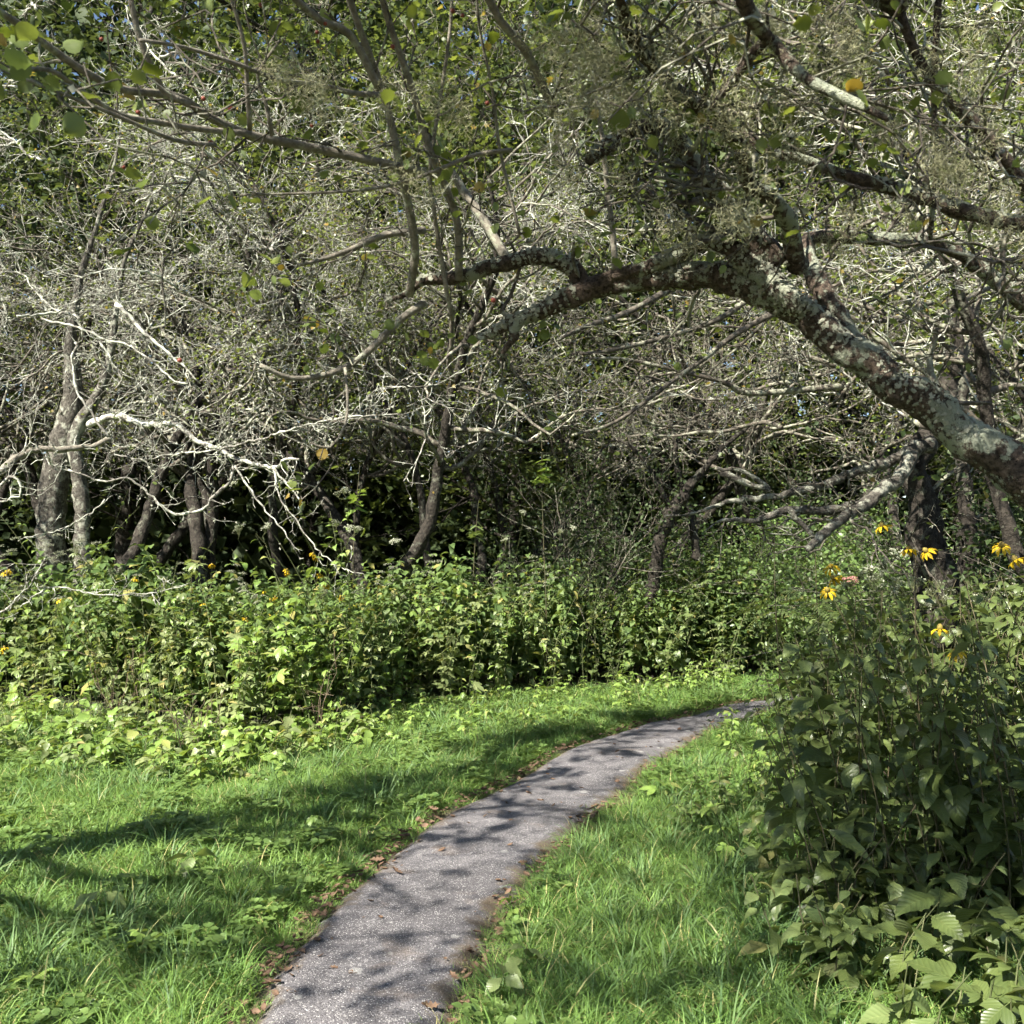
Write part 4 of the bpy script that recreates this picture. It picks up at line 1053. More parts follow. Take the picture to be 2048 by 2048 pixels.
def shrub(name, label, base, r, h, n, mat, g, ls=0.05, shape=KITE):
    root = empty(name, base); S = []; tips = []
    for _ in range(9):
        a = g.random()*6.28; e = 0.2+0.7*g.random()
        grow(S, tips, g, (0.08*math.cos(a), 0.08*math.sin(a), -0.05), norm((math.cos(a)*e*r/h, math.sin(a)*e*r/h, 1)), h*(0.7+0.4*g.random()), 0.012, 2, 0.12, 0.0, 0.14, 0.5)
    mb = MB(); sticks(mb, S, 4); link('stem', mb.mesh('stem', M['twig_brown']), root)
    lv = MB(); leaves_on(lv, tips, g, shape, n, ls*0.7, ls*1.3, 0.13, 0.6)
    link('foliage', lv.mesh('foliage', M[mat]), root)['kind'] = 'stuff'
    tag(root, label, 'shrub', None)
gs = random.Random(81)
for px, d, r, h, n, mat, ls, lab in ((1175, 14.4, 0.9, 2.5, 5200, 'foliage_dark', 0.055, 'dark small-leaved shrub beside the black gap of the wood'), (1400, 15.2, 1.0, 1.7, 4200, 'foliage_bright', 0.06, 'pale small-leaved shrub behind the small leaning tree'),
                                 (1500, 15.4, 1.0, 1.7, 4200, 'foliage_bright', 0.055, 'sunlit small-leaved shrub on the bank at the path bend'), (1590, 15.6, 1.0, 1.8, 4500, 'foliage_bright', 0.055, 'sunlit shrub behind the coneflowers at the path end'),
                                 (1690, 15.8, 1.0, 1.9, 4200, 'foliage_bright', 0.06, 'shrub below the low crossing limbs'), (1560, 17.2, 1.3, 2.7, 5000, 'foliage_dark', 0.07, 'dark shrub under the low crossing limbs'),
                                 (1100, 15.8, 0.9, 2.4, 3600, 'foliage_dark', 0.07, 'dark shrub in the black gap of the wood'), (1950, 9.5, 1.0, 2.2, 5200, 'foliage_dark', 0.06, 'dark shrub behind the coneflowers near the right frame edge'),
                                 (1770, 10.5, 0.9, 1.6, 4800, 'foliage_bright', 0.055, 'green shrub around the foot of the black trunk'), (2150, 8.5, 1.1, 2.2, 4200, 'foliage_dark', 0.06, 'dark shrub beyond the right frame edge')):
    x = (px-1024)/F*d; shrub('shrub', lab, (x, d, gh(x, d)-0.012), r, h, n, M and mat, gs, ls)

# ---- polyline branches with twigs
class Tree:
    def __init__(s, name, label, base, seed, group=None):
        s.base = base; s.root = empty(name, base); s.g = random.Random(seed); s.S = []; s.tips = []; s.seed = seed
        tag(s.root, label, 'tree', group)
    def loc(s, p): return (p[0]-s.base[0], p[1]-s.base[1], p[2]-s.base[2])
    def limb(s, pts, r0, r1, mat, name='branch', sides=9, step=0.05, rough=0.18, rscale=14, twigs=0.0, tl=0.35, lev=1, tr=0.004, trop=0.02, jit=0.0, kink=0.28, tw0=0.1, rs=1.0):
        W = [s.loc(p) for p in pts]
        n = len(W)
        rad = r0 if isinstance(r0, (list, tuple)) else [r0+(r1-r0)*i/(n-1) for i in range(n)]
        P, R = spline(W, [r*rs for r in rad], step)
        if jit: P = [p+np.array([s.g.gauss(0, jit) for _ in range(3)]) for p in P]
        mb = MB(); tube(mb, P, R, sides, rough, rscale, seed=s.seed)
        o = link(name, mb.mesh(name, M[mat]), s.root)
        if twigs:
            for i in range(int(len(P)*tw0), len(P)-1):
                if s.g.random() < twigs:
                    d = P[i+1]-P[i]; d /= np.linalg.norm(d)+1e-9
                    q = norm((d[0]*0.6+s.g.gauss(0, .6), d[1]*0.6+s.g.gauss(0, .6), d[2]*0.6+s.g.gauss(0, .6)))
                    grow(s.S, s.tips, s.g, to_list(P[i]), q, tl*(0.5+s.g.random()), max(tr, R[i]*0.35) if tr < 0.01 else tr, lev, kink, trop, 0.06, 0.42)
        return P, R
    def finish(s, twig='twig', nfl=0.4, fls=0.012, nleaf=0, leafmat='leaf_hawthorn', ls=(0.03, 0.06), sides=3, shape=HAW):
        if s.S:
            mb = MB(); sticks(mb, s.S, sides); o = link('twigs', mb.mesh('twigs', M[twig]), s.root); o['kind'] = 'stuff'
            if nfl:
                fl = MB(); flakes(fl, s.S, s.g, int(len(s.S)*nfl), fls); o = link('lichen', fl.mesh('lichen', M['lichen']), s.root); o['kind'] = 'stuff'
        if nleaf:
            lv = MB(); leaves_on(lv, s.tips, s.g, shape, nleaf, ls[0], ls[1], 0.03); o = link('foliage', lv.mesh('foliage', M[leafmat]), s.root); o['kind'] = 'stuff'

def px_list(pts, d0, d1=None):
    n = len(pts); d1 = d0 if d1 is None else d1
    return [at(p[0], p[1], d0+(d1-d0)*i/max(1, n-1)) for i, p in enumerate(pts)]

# left foreground tree: pale bare branches hanging in front of the dark trunks (crop coordinates of the photo)
def c3(*pts): return [(x/2.415, 600+y/2.415) for x, y in pts]
tl = Tree('hawthorn_tree', 'hawthorn with bare lichen-white branches hanging over the thicket at left', (-5.0, 10.6, 0.0), 101, 'lichen-grey hawthorns of the wood')
K = dict(mat='twig', sides=7, rough=0.45, rscale=24, step=0.045, jit=0.007, rs=0.7)
tl.limb(px_list([(92, 1400), (98, 1180), (106, 1000), (124, 890), (145, 807), (145, 745), (141, 683), (160, 560), (200, 430), (235, 300), (250, 160)], 12.7), [0.2, 0.18, 0.17, 0.15, 0.13, 0.1, 0.075, 0.045, 0.028, 0.016, 0.006], 0, 'bark_grey', 'trunk', 12, 0.07, 0.25, 6)
tl.limb(px_list([(160, 1300), (165, 1080), (158, 950), (150, 870), (190, 800), (215, 740), (230, 640), (250, 520), (300, 400), (310, 280)], 12.5), [0.11, 0.1, 0.09, 0.085, 0.07, 0.055, 0.04, 0.026, 0.016, 0.006], 0, 'bark_grey', 'trunk', 10, 0.07, 0.25, 6)
tl.limb(px_list(c3((-300, 1000), (-100, 900), (0, 830), (60, 780), (150, 730), (300, 720), (430, 710), (540, 670)), 9.3, 10.2), 0.06, 0.035, twigs=0.42, tl=0.4, lev=2, **dict(K, mat='bark_smooth'))
tl.limb(px_list(c3((330, 820), (430, 860), (520, 875), (610, 855), (680, 900), (760, 970), (830, 1030), (980, 1010), (1040, 940), (1110, 880), (1130, 800)), 9.4, 9.6), 0.012, 0.022, twigs=0.42, tl=0.3, **K)
tl.limb(px_list(c3((430, 600), (560, 560), (700, 600), (850, 600), (950, 680), (1060, 720), (1150, 770), (1320, 810), (1380, 770), (1450, 770)), 10.2, 9.4), 0.05, 0.016, twigs=0.5, tl=0.35, lev=2, **K)
tl.limb(px_list(c3((1320, 810), (1370, 870), (1430, 940), (1470, 990)), 9.5), 0.018, 0.009, twigs=0.5, tl=0.2, **K)
tl.limb(px_list(c3((1130, 800), (1200, 900), (1270, 1000), (1360, 1100), (1450, 1230)), 9.5, 9.4), 0.016, 0.006, twigs=0.5, tl=0.2, **K)
tl.limb(px_list(c3((1320, 820), (1350, 950), (1440, 1080), (1560, 1230), (1660, 1300), (1770, 1330)), 9.5, 9.3), 0.014, 0.005, twigs=0.5, tl=0.22, **K)
tl.limb(px_list(c3((560, 750), (700, 770), (850, 740), (1000, 730), (1060, 720)), 9.6), 0.01, 0.012, twigs=0.45, tl=0.35, lev=2, **K)
tl.limb(px_list(c3((1060, 720), (1330, 650), (1500, 600), (1650, 570), (1930, 550)), 9.6, 9.2), 0.016, 0.008, twigs=0.45, tl=0.35, lev=2, **K)
tl.limb(px_list(c3((370, 200), (350, 300), (380, 460), (450, 560), (530, 660)), 9.4), 0.018, 0.014, twigs=0.42, tl=0.3, **K)
tl.limb(px_list(c3((200, 90), (400, 140), (500, 190), (600, 210), (700, 270), (770, 320), (830, 380), (900, 410)), 9.4), 0.016, 0.012, twigs=0.4, tl=0.35, lev=2, **K)
tl.limb(px_list(c3((560, 20), (620, 80), (700, 160), (800, 240), (900, 330), (960, 400)), 9.3), 0.03, 0.012, twigs=0.4, tl=0.35, lev=2, **K)
tl.limb(px_list(c3((480, 200), (560, 330), (590, 380), (560, 420)), 9.4), 0.016, 0.01, twigs=0.5, tl=0.25, **K)
tl.limb(px_list([(40, 1215), (89, 1178), (128, 1176), (176, 1187), (228, 1191), (290, 1187), (331, 1180), (368, 1170)], 9.4), 0.01, 0.005, twigs=0.85, tl=0.22, **K)
tl.limb(px_list([(-40, 1235), (10, 1222), (40, 1190), (62, 1165), (90, 1120)], 9.3), 0.016, 0.006, twigs=0.8, tl=0.28, **K)
tl.limb(px_list([(40, 1080), (85, 1070), (130, 1055), (190, 1020), (210, 1000)], 9.5), 0.006, 0.008, twigs=0.4, tl=0.22, **K)
tl.limb(px_list(c3((-60, 960), (60, 850), (100, 930), (0, 980)), 9.2), 0.02, 0.012, twigs=0.4, tl=0.3, **K)
for k in range(16):                       # upper crown of this tree, above the hanging branches
    g = tl.g; px = -100+760*g.random(); py = 640*g.random()
    a = at(px, py, 10.6+1.2*g.random()); b = g.random()*6.28
    pts = [a]; d = norm((math.cos(b), 0.3*math.sin(b), -0.15+0.5*g.random()))
    for _ in range(7):
        d = norm((d[0]+g.gauss(0, .25), d[1]+g.gauss(0, .25), d[2]+g.gauss(0, .25))); a = (a[0]+d[0]*0.2, a[1]+d[1]*0.2, a[2]+d[2]*0.2); pts.append(a)
    tl.limb(pts, 0.022, 0.006, twigs=0.5, tl=0.4, lev=2, **K)
tl.finish('twig', 0.55, 0.016, 160)

# tree on the right with low crossing limbs
def c5(*pts): return [(1248+x/2.415, 500+y/2.415) for x, y in pts]
tr = Tree('hawthorn_tree', 'old tree with low limbs crossing in front of a black trunk on the right', (3.2, 8.2, 0.0), 102)
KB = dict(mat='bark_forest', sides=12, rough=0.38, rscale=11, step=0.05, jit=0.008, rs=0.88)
tr.limb(px_list(c5((1480, 1900), (1500, 1640), (1440, 1400), (1430, 1200), (1400, 1050), (1440, 960), (1500, 850), (1560, 700), (1600, 500)), 8.2, 8.4), [0.18, 0.17, 0.14, 0.12, 0.12, 0.13, 0.12, 0.1, 0.08], 0, name='trunk', **KB)
tr.limb(px_list(c5((1560, 1900), (1560, 1640), (1500, 1400), (1470, 1250), (1480, 1100)), 8.6), 0.12, 0.09, name='trunk', **KB)
tr.limb(px_list(c5((1480, 940), (1400, 970), (1340, 1080), (1250, 1160), (1170, 1220), (1050, 1310), (950, 1390), (880, 1440)), 8.0, 7.0), 0.072, 0.03, twigs=0.14, tl=0.45, **dict(KB, mat='bark_grey'))
tr.limb(px_list(c5((1450, 960), (1330, 1000), (1100, 1080), (900, 1150), (700, 1190), (500, 1220), (370, 1260), (200, 1290)), 8.1, 7.6), 0.055, 0.008, twigs=0.2, tl=0.5, lev=2, **dict(KB, mat='bark_grey'))
tr.limb(px_list(c5((1170, 1230), (1050, 1250), (950, 1255), (780, 1260), (640, 1300), (480, 1310), (380, 1360)), 7.6, 7.4), [0.04, 0.042, 0.038, 0.034, 0.026, 0.014, 0.005], 0, twigs=0.2, tl=0.4, **dict(KB, mat='bark_grey'))
tr.limb(px_list(c5((800, 1250), (860, 1330), (920, 1400)), 7.2), 0.025, 0.02, **dict(KB, mat='bark_grey'))
tr.limb(px_list(c5((470, 1080), (700, 1160), (560, 1060), (450, 1060)), 7.8), 0.03, 0.015, twigs=0.3, tl=0.3, **dict(KB, mat='bark_grey'))
for k in range(10):
    g = tr.g; a = at(1500+560*g.random(), 600+330*g.random(), 7.6+1.5*g.random()); d = norm((-0.8+0.5*g.random(), g.gauss(0, .4), g.gauss(0, .3))); pts = [a]
    for _ in range(8):
        d = norm((d[0]+g.gauss(0, .2), d[1]+g.gauss(0, .2), d[2]+g.gauss(0, .2))); a = (a[0]+d[0]*0.2, a[1]+d[1]*0.2, a[2]+d[2]*0.2); pts.append(a)
    tr.limb(pts, 0.022, 0.007, mat='twig_brown', sides=6, step=0.07, twigs=0.5, tl=0.45, lev=2)
def c2(*pts): return [(800+x/2.147, 400+y/2.147) for x, y in pts]
for pts, d in ((c2((1170, 375), (980, 480), (780, 550), (680, 600)), 6.2), (c2((1640, 380), (1520, 410), (1370, 510), (1100, 600), (850, 655), (740, 660)), 6.4), (c2((1760, 420), (1640, 470), (1450, 570), (1280, 700), (1180, 770), (930, 950), (740, 1010)), 6.3), (c2((1900, 800), (1500, 830), (1380, 780), (1000, 690), (820, 680)), 6.8)):
    tr.limb(px_list(pts, d+0.6, d), 0.026, 0.009, mat='twig_brown', sides=7, step=0.06, twigs=0.28, tl=0.5, lev=2)
tr.finish('twig_brown', 0.35, 0.014, 150)

blk = Tree('dead_tree', 'black bare trunk standing behind the coneflowers on the right', (4.1, 9.6, 0.0), 103)
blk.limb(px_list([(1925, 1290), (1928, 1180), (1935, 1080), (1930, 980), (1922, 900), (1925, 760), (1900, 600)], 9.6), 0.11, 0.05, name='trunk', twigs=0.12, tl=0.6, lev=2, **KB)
blk.finish('twig_brown', 0.3, 0.014)

sm = Tree('small_tree', 'small dark crooked tree leaning over the thicket at the path bend', (1.9, 13.95, 0.0), 104)
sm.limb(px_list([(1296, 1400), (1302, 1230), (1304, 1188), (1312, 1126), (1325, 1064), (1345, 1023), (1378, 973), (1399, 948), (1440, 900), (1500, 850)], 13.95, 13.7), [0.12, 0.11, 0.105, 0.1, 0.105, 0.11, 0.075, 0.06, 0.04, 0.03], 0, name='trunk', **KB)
sm.limb(px_list([(1395, 1120), (1387, 1064), (1372, 1000), (1354, 940), (1350, 880), (1330, 800)], 14.1), 0.07, 0.03, name='trunk', twigs=0.15, tl=0.6, lev=2, **KB)
sm.limb(px_list([(1345, 1023), (1310, 960), (1280, 910), (1230, 880), (1180, 930)], 13.8), 0.045, 0.012, twigs=0.3, tl=0.5, lev=2, **KB)
for k in range(9):
    g = sm.g; a = at(1300+160*g.random(), 780+170*g.random(), 13.6+0.8*g.random()); b = 6.28*g.random(); d = norm((math.cos(b), math.sin(b)*0.6, 0.3+g.gauss(0, .3))); pts = [a]
    for _ in range(6):
        d = norm((d[0]+g.gauss(0, .2), d[1]+g.gauss(0, .2), d[2]+g.gauss(0, .2))); a = (a[0]+d[0]*0.2, a[1]+d[1]*0.2, a[2]+d[2]*0.2); pts.append(a)
    sm.limb(pts, 0.02, 0.007, mat='twig_brown', sides=6, step=0.07, twigs=0.5, tl=0.5, lev=2)
sm.finish('twig_brown', 0.3, 0.016, 120)

# tree on the near side of the lawn, beside the camera: its crown dapples the path and the lawn
sh = Tree('hawthorn_tree', 'leafy hawthorn beside the lawn, left of the frame, shading the path', (-6.0, 1.6, 0.0), 106, 'lichen-grey hawthorns of the wood')
sh.limb([(-6.0, 1.6, -0.1), (-5.95, 1.65, 1.2), (-5.7, 1.8, 2.4), (-5.4, 2.2, 3.6), (-5.1, 2.6, 4.8)], [.17, .14, .12, .1, .06], 0, name='trunk', **KB)
for ex, ey in ((-4.2, 0.0), (-3.9, 0.7), (-3.8, 1.3), (-3.5, 1.9), (-3.4, 2.5), (-3.2, 3.0), (-3.1, 3.7), (-2.9, 4.3), (-2.6, 4.7), (-2.5, 5.6), (-1.9, 5.9), (-1.7, 6.8), (-1.2, 7.4), (-4.6, 3.4), (-2.9, 2.9), (-3.4, 1.2)):
    g = sh.g; ez = (4.2+0.5*g.random()) if ey < 4.4 else (5.1+0.6*g.random()); st = (-5.35+g.gauss(0, .1), 2.2+g.gauss(0, .1), 3.5+0.9*g.random())
    m1 = (st[0]*0.6+ex*0.4+g.gauss(0, .2), st[1]*0.6+ey*0.4+g.gauss(0, .2), st[2]*0.5+ez*0.5+0.2)
    m2 = (st[0]*0.25+ex*0.75+g.gauss(0, .2), st[1]*0.25+ey*0.75+g.gauss(0, .2), st[2]*0.12+ez*0.88+0.2)
    sh.limb([st, m1, m2, (ex, ey, ez)], .045, .012, mat='bark_forest', sides=6, step=0.09, rough=0.15, jit=0.015, twigs=0.45, tl=0.6, lev=2, tr=0.005, tw0=0.45)
sh.tips = [t for t in sh.tips if mnoise.noise(Vector((t[0]*1.5, t[1]*1.5, t[2]*1.5+3.0))) > 0.06]
sh.finish('twig_brown', 0.2, 0.014, 6500, ls=(0.045, 0.085), shape=STAR)

# ---- the leaning lichen-covered tree whose limbs roof the picture
base_l = at(2440, 1500, 3.3); base_l = (base_l[0], base_l[1], 0.0)
lt = Tree('leaning_tree', 'old leaning tree crusted with pale lichen arching over the path from the right', base_l, 105)
KT = dict(mat='bark', rough=0.3, rscale=24)
trunk_px = [(2620, 2250, 3.5, .12), (2520, 1700, 3.4, .105), (2360, 1280, 3.25, .092), (2200, 1080, 3.12, .083), (2120, 1010, 3.08, .07), (2048, 962, 3.05, .064), (1990, 905, 3.07, .062), (1919, 868, 3.1, .058), (1850, 800, 3.11, .058), (1786, 775, 3.12, .052), (1740, 722, 3.13, .054), (1683, 697, 3.15, .05), (1610, 628, 3.18, .05), (1545, 594, 3.2, .047), (1475, 561, 3.25, .05), (1405, 551, 3.28, .043), (1312, 556, 3.32, .039), (1219, 568, 3.35, .038), (1149, 591, 3.36, .036), (1089, 619, 3.38, .03), (1024, 645, 3.4, .024), (963, 676, 3.4, .012)]
TP, TRr = lt.limb([at(a, b, d) for a, b, d, r in trunk_px], [t[3] for t in trunk_px], 0, name='trunk', sides=20, step=0.025, twigs=0.07, tl=0.3, lev=2, tw0=0.3, **KT)
RG = lt.limb([at(a, b, d) for a, b, d in ((1610, 620, 3.15), (1568, 590, 3.15), (1527, 550, 3.18), (1475, 508, 3.2), (1433, 484, 3.22), (1396, 488, 3.25), (1326, 522, 3.28), (1266, 543, 3.3), (1200, 556, 3.33))], [.03, .042, .042, .036, .03, .028, .026, .024, .012], 0, sides=14, step=0.02, twigs=0.04, tl=0.25, **KT)
A2 = lt.limb([at(a, b, 3.38) for a, b in ((1200, 575), (1165, 568), (1145, 535), (1103, 516), (1070, 512), (1024, 526), (977, 535), (940, 549), (893, 558), (847, 560), (814, 586), (780, 600))], [.03, .032, .03, .029, .027, .025, .024, .022, .02, .017, .012, .007], 0, sides=14, step=0.02, twigs=0.04, tl=0.25, **KT)
lt.limb([at(a, b, 3.38) for a, b in ((1050, 632), (1028, 655), (1028, 675), (1010, 698), (1000, 721))], [.022, .02, .016, .01, .006], 0, sides=12, step=0.02, **KT)
def crop2(*pts): return [(1024+x/1.887, y/1.887) for x, y in pts]
Bl = lt.limb(px_list(crop2((990, 1000), (900, 880), (800, 750), (700, 640), (620, 520), (560, 475), (450, 490), (370, 545), (290, 600)), 3.2, 2.9), [.05, .04, .034, .03, .028, .026, .024, .022, .02], 0, sides=14, step=0.02, twigs=0.26, tl=0.4, lev=2, **KT)
Cl = lt.limb(px_list(crop2((1080, 1010), (1055, 900), (1040, 830), (970, 740), (890, 690), (870, 580), (780, 460), (680, 390), (560, 280), (470, 170), (420, 60), (400, -80)), 3.2, 2.2), [.035, .028, .026, .023, .021, .02, .019, .018, .016, .015, .013, .012], 0, sides=12, step=0.02, twigs=0.26, tl=0.4, lev=2, **KT)
Dl = lt.limb(px_list(crop2((2250, 960), (1930, 850), (1750, 810), (1600, 760), (1400, 700), (1250, 660), (1100, 600), (950, 570), (870, 480)), 2.6, 2.7), .026, .01, sides=12, step=0.02, twigs=0.28, tl=0.4, lev=2, **KT)
El = lt.limb(px_list(crop2((740, 420), (880, 240), (970, 150), (1060, 250), (1150, 320), (1300, 390), (1420, 450)), 2.3, 2.1), [.008, .012, .014, .013, .012, .01, .007], 0, sides=10, step=0.02, twigs=0.3, tl=0.35, lev=2, **KT)
lt.limb(px_list(crop2((970, 150), (900, 60), (860, -60), (800, -250)), 2.2, 2.0), .014, .02, sides=10, step=0.02, twigs=0.28, tl=0.3, **KT)
lt.limb(px_list(crop2((1300, 1330), (1200, 1150), (1150, 1050), (1110, 950), (1130, 900), (1350, 900), (1600, 920), (1750, 1000), (1940, 1150), (2150, 1300)), 3.25, 3.7), [.045, .035, .032, .028, .022, .022, .024, .026, .03, .034], 0, sides=12, step=0.025, twigs=0.28, tl=0.45, lev=2, **KT)
lt.limb(px_list([(2200, 520), (2060, 380), (1980, 280), (1900, 200), (1840, 120), (1800, 20), (1790, -100)], 2.7, 2.4), .02, .009, sides=10, step=0.025, twigs=0.3, tl=0.4, lev=2, **KT)
lt.limb(px_list([(1880, -60), (1872, 80), (1868, 200), (1872, 330), (1860, 480)], 2.6, 2.9), .01, .006, sides=8, step=0.03, twigs=0.3, tl=0.3, **KT)
KS = dict(mat='bark_smooth', sides=9, step=0.03, rough=0.12, rscale=30)
shoots = [([(818, 590), (830, 500), (815, 400), (800, 330), (770, 200), (735, 100), (700, 0), (670, -120)], 3.36, 2.7, .015, .009), ([(918, 560), (915, 450), (890, 370), (860, 300), (825, 180), (790, 80), (765, 0), (745, -120)], 3.36, 2.8, .014, .009),
          ([(905, 640), (895, 590), (880, 500), (868, 420), (860, 340), (880, 200), (900, 60), (905, -60)], 3.4, 3.0, .008, .005), ([(1015, 520), (985, 470), (955, 420), (940, 400), (925, 380), (900, 340), (850, 290)], 3.8, 3.9, .02, .014),
          ([(1230, 545), (1225, 460), (1215, 380), (1205, 280), (1190, 170), (1200, 40)], 3.6, 3.4, .012, .006), ([(1110, 230), (1080, 160), (1050, 100), (1000, 40), (960, -40)], 2.6, 2.3, .012, .009), ([(1040, 470), (1000, 300), (985, 180), (960, 60), (950, -60)], 3.4, 3.0, .006, .004),
          ([(850, 345), (760, 325), (620, 295), (500, 270), (420, 235), (370, 200), (320, 187), (250, 180), (180, 150), (100, 95), (40, 50), (-20, 10), (-120, -60)], 3.0, 1.75, .0135, .006), ([(380, 210), (325, 180), (300, 130), (275, 60), (255, -30)], 2.35, 2.2, .008, .006), ([(500, 268), (400, 258), (300, 242), (240, 230), (160, 180), (100, 140), (20, 140)], 2.5, 1.9, .008, .004),
          ([(430, 290), (350, 280), (230, 230), (130, 190), (55, 160)], 2.4, 1.9, .006, .003), ([(500, 262), (495, 190), (490, 100), (470, 20), (440, -60)], 2.5, 2.3, .006, .004), ([(545, 272), (530, 200), (515, 150), (560, 80)], 2.6, 2.5, .006, .003), ([(760, 180), (700, 70), (640, 40), (570, -20)], 2.9, 2.6, .012, .009),
          ([(850, 605), (800, 640), (740, 700), (690, 735), (640, 752), (580, 756), (520, 730)], 3.4, 3.1, .014, .007), ([(690, 735), (695, 800), (690, 850), (660, 895), (620, 885)], 3.2, 3.1, .005, .003), ([(850, 460), (770, 470), (700, 500), (640, 520), (600, 530)], 3.5, 3.3, .014, .005), ([(1024, 300), (950, 310), (850, 350), (760, 375), (650, 385), (480, 390)], 2.9, 2.7, .007, .003),
          ([(760, 190), (700, 185), (640, 170), (560, 160), (480, 130), (370, 95), (280, 80)], 2.8, 2.2, .008, .004)]
for pts, d0, d1, r0, r1 in shoots: lt.limb(px_list(pts, d0, d1), r0, r1, twigs=0.17, tl=0.32, lev=1, tr=0.0028, **KS)
# crown overhead, above the frame: it roofs the path and throws the dapples
g = lt.g; over = []
fork = at(1560, 575, 3.2)
ends = [(-3.4, 0.4), (-3.5, 1.4), (-3.1, 2.4), (-2.6, 1.0), (-2.7, 3.4), (-2.3, 2.4), (-1.9, 4.3), (-2.0, 1.6), (-1.5, 3.2), (-1.3, 5.3), (-1.1, 2.1), (-0.9, 4.2), (-1.5, 0.7), (-0.6, 1.2), (-0.2, 0.4), (0.2, 1.8), (0.6, 0.9), (-0.9, 6.3), (-1.9, 6.0), (-1.6, 7.0), (-0.6, 7.6), (-1.4, 8.2), (0.2, 7.4), (0.4, 8.6), (-2.4, 7.2)]
for k, (ex, ey) in enumerate(ends):
    ex -= 0.7; ey -= 0.75
    ez = 4.3+0.8*g.random()+(0.5 if ey > 4 else 0.0)+(0.5 if ey > 5.5 else 0.0)
    st = at(1246, -40, 2.25) if k % 3 else at(1800, 20, 2.4)
    h = 0.15+0.1*g.random()
    m1 = (st[0]*0.65+ex*0.35+g.gauss(0, .15), st[1]*0.65+ey*0.35+g.gauss(0, .15), st[2]*0.4+ez*0.6+h)
    m2 = (st[0]*0.3+ex*0.7+g.gauss(0, .15), st[1]*0.3+ey*0.7+g.gauss(0, .15), st[2]*0.12+ez*0.88+h)
    lt.limb([st, m1, m2, (ex, ey, ez)], .02, .007, mat='bark', sides=6, step=0.09, rough=0.15, twigs=0.6, tl=0.6, lev=2, tr=0.0035, tw0=0.35)
over_tips = [t for t in lt.tips if t[2] > 3.4 and mnoise.noise(Vector((t[0]*1.3, t[1]*1.3, t[2]*1.3))) > 0.07]
lt.finish('twig_brown', 0.3, 0.012, 0)
lv = MB(); leaves_on(lv, over_tips, g, STAR, 5000, 0.04, 0.08, 0.1); link('foliage', lv.mesh('foliage', M['leaf_hawthorn']), lt.root)['kind'] = 'stuff'
low_tips = [t for t in lt.tips if t[2] <= 3.4]
lv = MB(); leaves_on(lv, low_tips, g, HAW, 420, 0.025, 0.045, 0.05); link('foliage', lv.mesh('foliage', M['leaf_hawthorn']), lt.root)['kind'] = 'stuff'
# leaves of the near branches, one object each
lmesh = [mesh_np('leaf', v, [t], M['leaf_hawthorn']) for v, t in (ROUND, HAW, HAW)]
def near_leaf(p, s):
    R = rand_frames(1, 0.3)[0]; o = link('leaf', lmesh[g.randrange(3)], lt.root); m4 = Matrix.Identity(4); q = lt.loc(p)
    for r_ in range(3):
        for c_ in range(3): m4[r_][c_] = float(R[r_][c_])*s
        m4[r_][3] = q[r_]
    o.matrix_local = m4
cand = [t for t in lt.tips if t[2] < 3.5 and t[0]+base_l[0] < 0.25]
for i in range(230):
    t = cand[g.randrange(len(cand))]
    near_leaf((t[0]+base_l[0]+g.gauss(0, .02), t[1]+base_l[1]+g.gauss(0, .02), t[2]+base_l[2]+g.gauss(0, .02)), 0.03+0.03*g.random())
for px, py, n, d in ((20, 80, 8, 1.7), (60, 150, 6, 1.8), (540, 530, 7, 3.2), (510, 570, 6, 3.2), (860, 680, 10, 3.4), (650, 640, 5, 3.3), (980, 690, 6, 3.4), (1400, 250, 8, 2.6), (1560, 230, 5, 2.4), (1720, 170, 6, 2.2), (1840, 165, 4, 2.3), (1380, 60, 8, 2.6), (1480, 100, 8, 2.6), (1750, 20, 6, 2.0), (1270, 250, 6, 3.2), (1180, 500, 4, 3.3), (1270, 420, 6, 3.6), (800, 660, 6, 3.3)):
    for _ in range(n): near_leaf(at(px+g.gauss(0, 28), py+g.gauss(0, 22), d+g.gauss(0, .08)), 0.03+0.025*g.random())
# berries
import bmesh
bm = bmesh.new(); bmesh.ops.create_icosphere(bm, subdivisions=1, radius=1.0)
for f in bm.faces: f.smooth = True
bme = bpy.data.meshes.new('berry'); bm.to_mesh(bme); bm.free(); bme.materials.append(M['berry'])
for px, py, n in ((510, 5, 1), (190, 70, 2), (640, 80, 5), (665, 60, 3), (910, 15, 3), (940, 40, 3), (405, 205, 2), (280, 225, 1), (455, 205, 1), (770, 115, 3), (960, 200, 2), (620, 260, 2), (410, 290, 2), (965, 610, 3), (1985, 20, 2), (250, 340, 1), (360, 720, 1)):
    for _ in range(max(1, n//2)):
        o = link('berry', bme, lt.root); o.location = lt.loc(at(px+g.gauss(0, 9), py+g.gauss(0, 9), 2.5+0.3*g.random())); o.scale = (0.006+0.002*g.random(),)*3
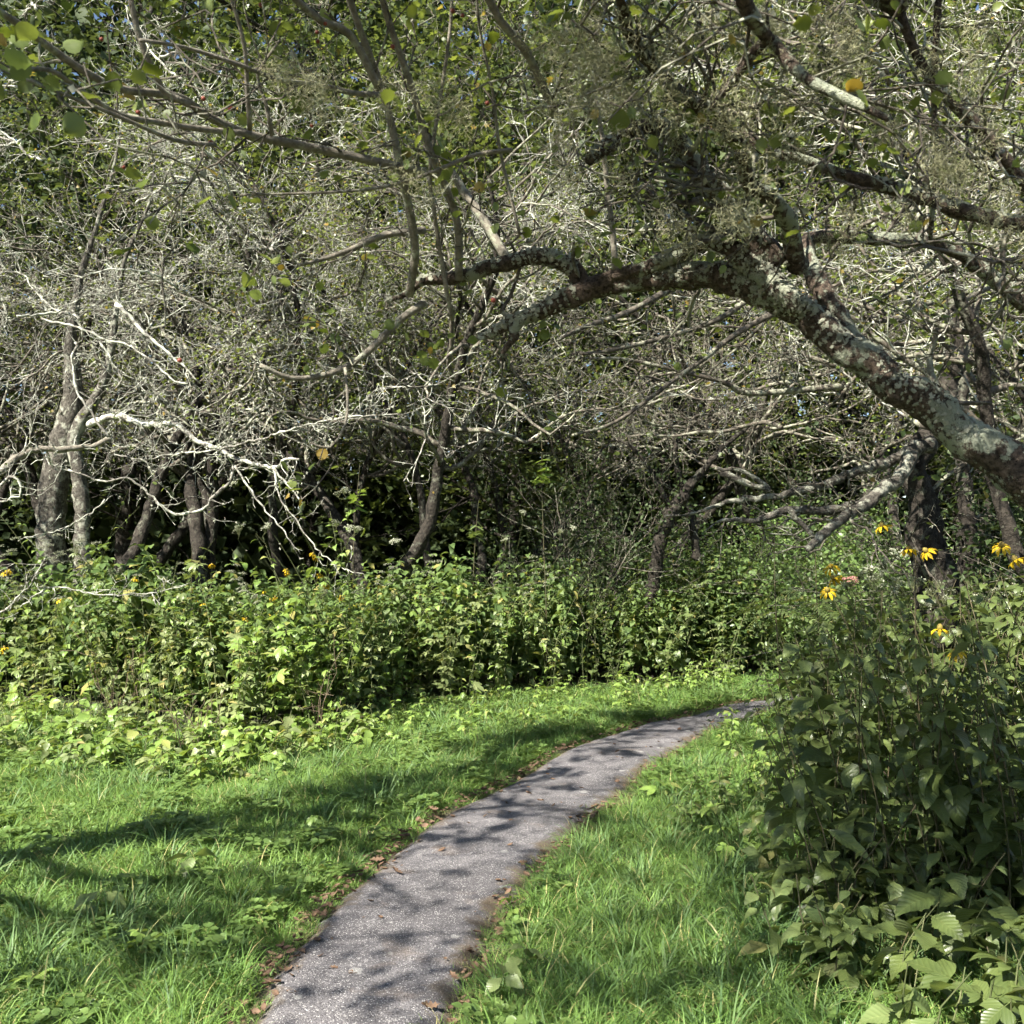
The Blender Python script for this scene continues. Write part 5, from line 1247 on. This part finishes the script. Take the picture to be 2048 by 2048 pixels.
# plates of lichen on the trunk and limbs
def crust(P, R, n, size):
    mb = MB(); P = np.array(P); R = np.array(R); T = np.gradient(P, axis=0); T /= np.linalg.norm(T, axis=1, keepdims=True)
    i = nrg.integers(0, len(P), n); d = nrg.normal(size=(n, 3)); d += np.array([-0.25, -0.35, 0.35]); d -= T[i]*np.sum(d*T[i], 1, keepdims=True); d /= np.linalg.norm(d, axis=1, keepdims=True)
    pos = P[i]+d*(R[i]*1.02)[:, None]
    keep = np.array([mnoise.noise(Vector(tuple(p*7.0))) > -0.08 for p in pos])
    pos, d = pos[keep], d[keep]; D = np.cross(d, nrg.normal(size=d.shape))
    scatter(mb, CHIP[0]*np.array([1, 1.6, 2.0]), CHIP[1], pos, frames(D+d*0.12, d), size*(0.3+1.1*nrg.random(len(pos))**2))
    o = link('lichen', mb.mesh('lichen', M['lichen']), lt.root); o['kind'] = 'stuff'
crust(TP, TRr, 9000, 0.0105); crust(*RG, 2200, 0.01); crust(*A2, 2000, 0.01); crust(*Bl, 1600, 0.01); crust(*Cl, 1300, 0.009); crust(*Dl, 1100, 0.009)
# beard lichen
def beard():
    mb = MB(); S = []
    spots = [(630, 165), (640, 215), (620, 195), (520, 140), (560, 150), (780, 190), (860, 180), (900, 220), (930, 230), (1130, 110), (1150, 60), (1100, 200), (1190, 50), (1230, 120), (1290, 90), (1330, 160), (1400, 40), (1440, 60), (1500, 30), (1530, 60), (1620, 130), (1660, 130), (1680, 150), (1540, 200), (1580, 210), (1480, 240), (1440, 240), (1530, 300), (1620, 210), (1720, 130), (1760, 230), (1780, 250), (1850, 270), (1900, 290), (1480, 440), (1400, 470), (1660, 480), (1870, 120), (1920, 180), (1980, 250), (2020, 380), (2030, 480), (1260, 200), (1350, 100), (1480, 330), (1210, 200), (1060, 70), (1960, 60), (1700, 60), (1600, 40), (820, 330), (860, 380), (1110, 280)]
    for px, py in spots+[(1080+900*g.random(), 20+430*g.random()**1.3) for _ in range(45)]:
        for _ in range(2):
            c = lt.loc(at(px+g.gauss(0, 14), py+g.gauss(0, 10), 2.15+0.5*g.random())); a = 0.5+0.8*g.random()
            for _ in range(46):
                d = norm((g.gauss(0, 1), g.gauss(0, 1), g.gauss(-0.6, .8))); p = (c[0]+g.gauss(0, .02), c[1]+g.gauss(0, .02), c[2]+g.gauss(0, .025)); st = 0.009*a
                for k in range(4):
                    d = norm((d[0]+g.gauss(0, .75), d[1]+g.gauss(0, .75), d[2]+g.gauss(-0.15, .7))); q = (p[0]+d[0]*st, p[1]+d[1]*st, p[2]+d[2]*st)
                    S.append((*p, *q, 0.0008, 0.0006)); p = q
    sticks(mb, S, 3); o = link('beard_lichen', mb.mesh('beard_lichen', M['beard']), lt.root); o['kind'] = 'stuff'
beard()
print('objects', len(bpy.data.objects), 'tris', sum(len(m.polygons) for m in bpy.data.meshes))
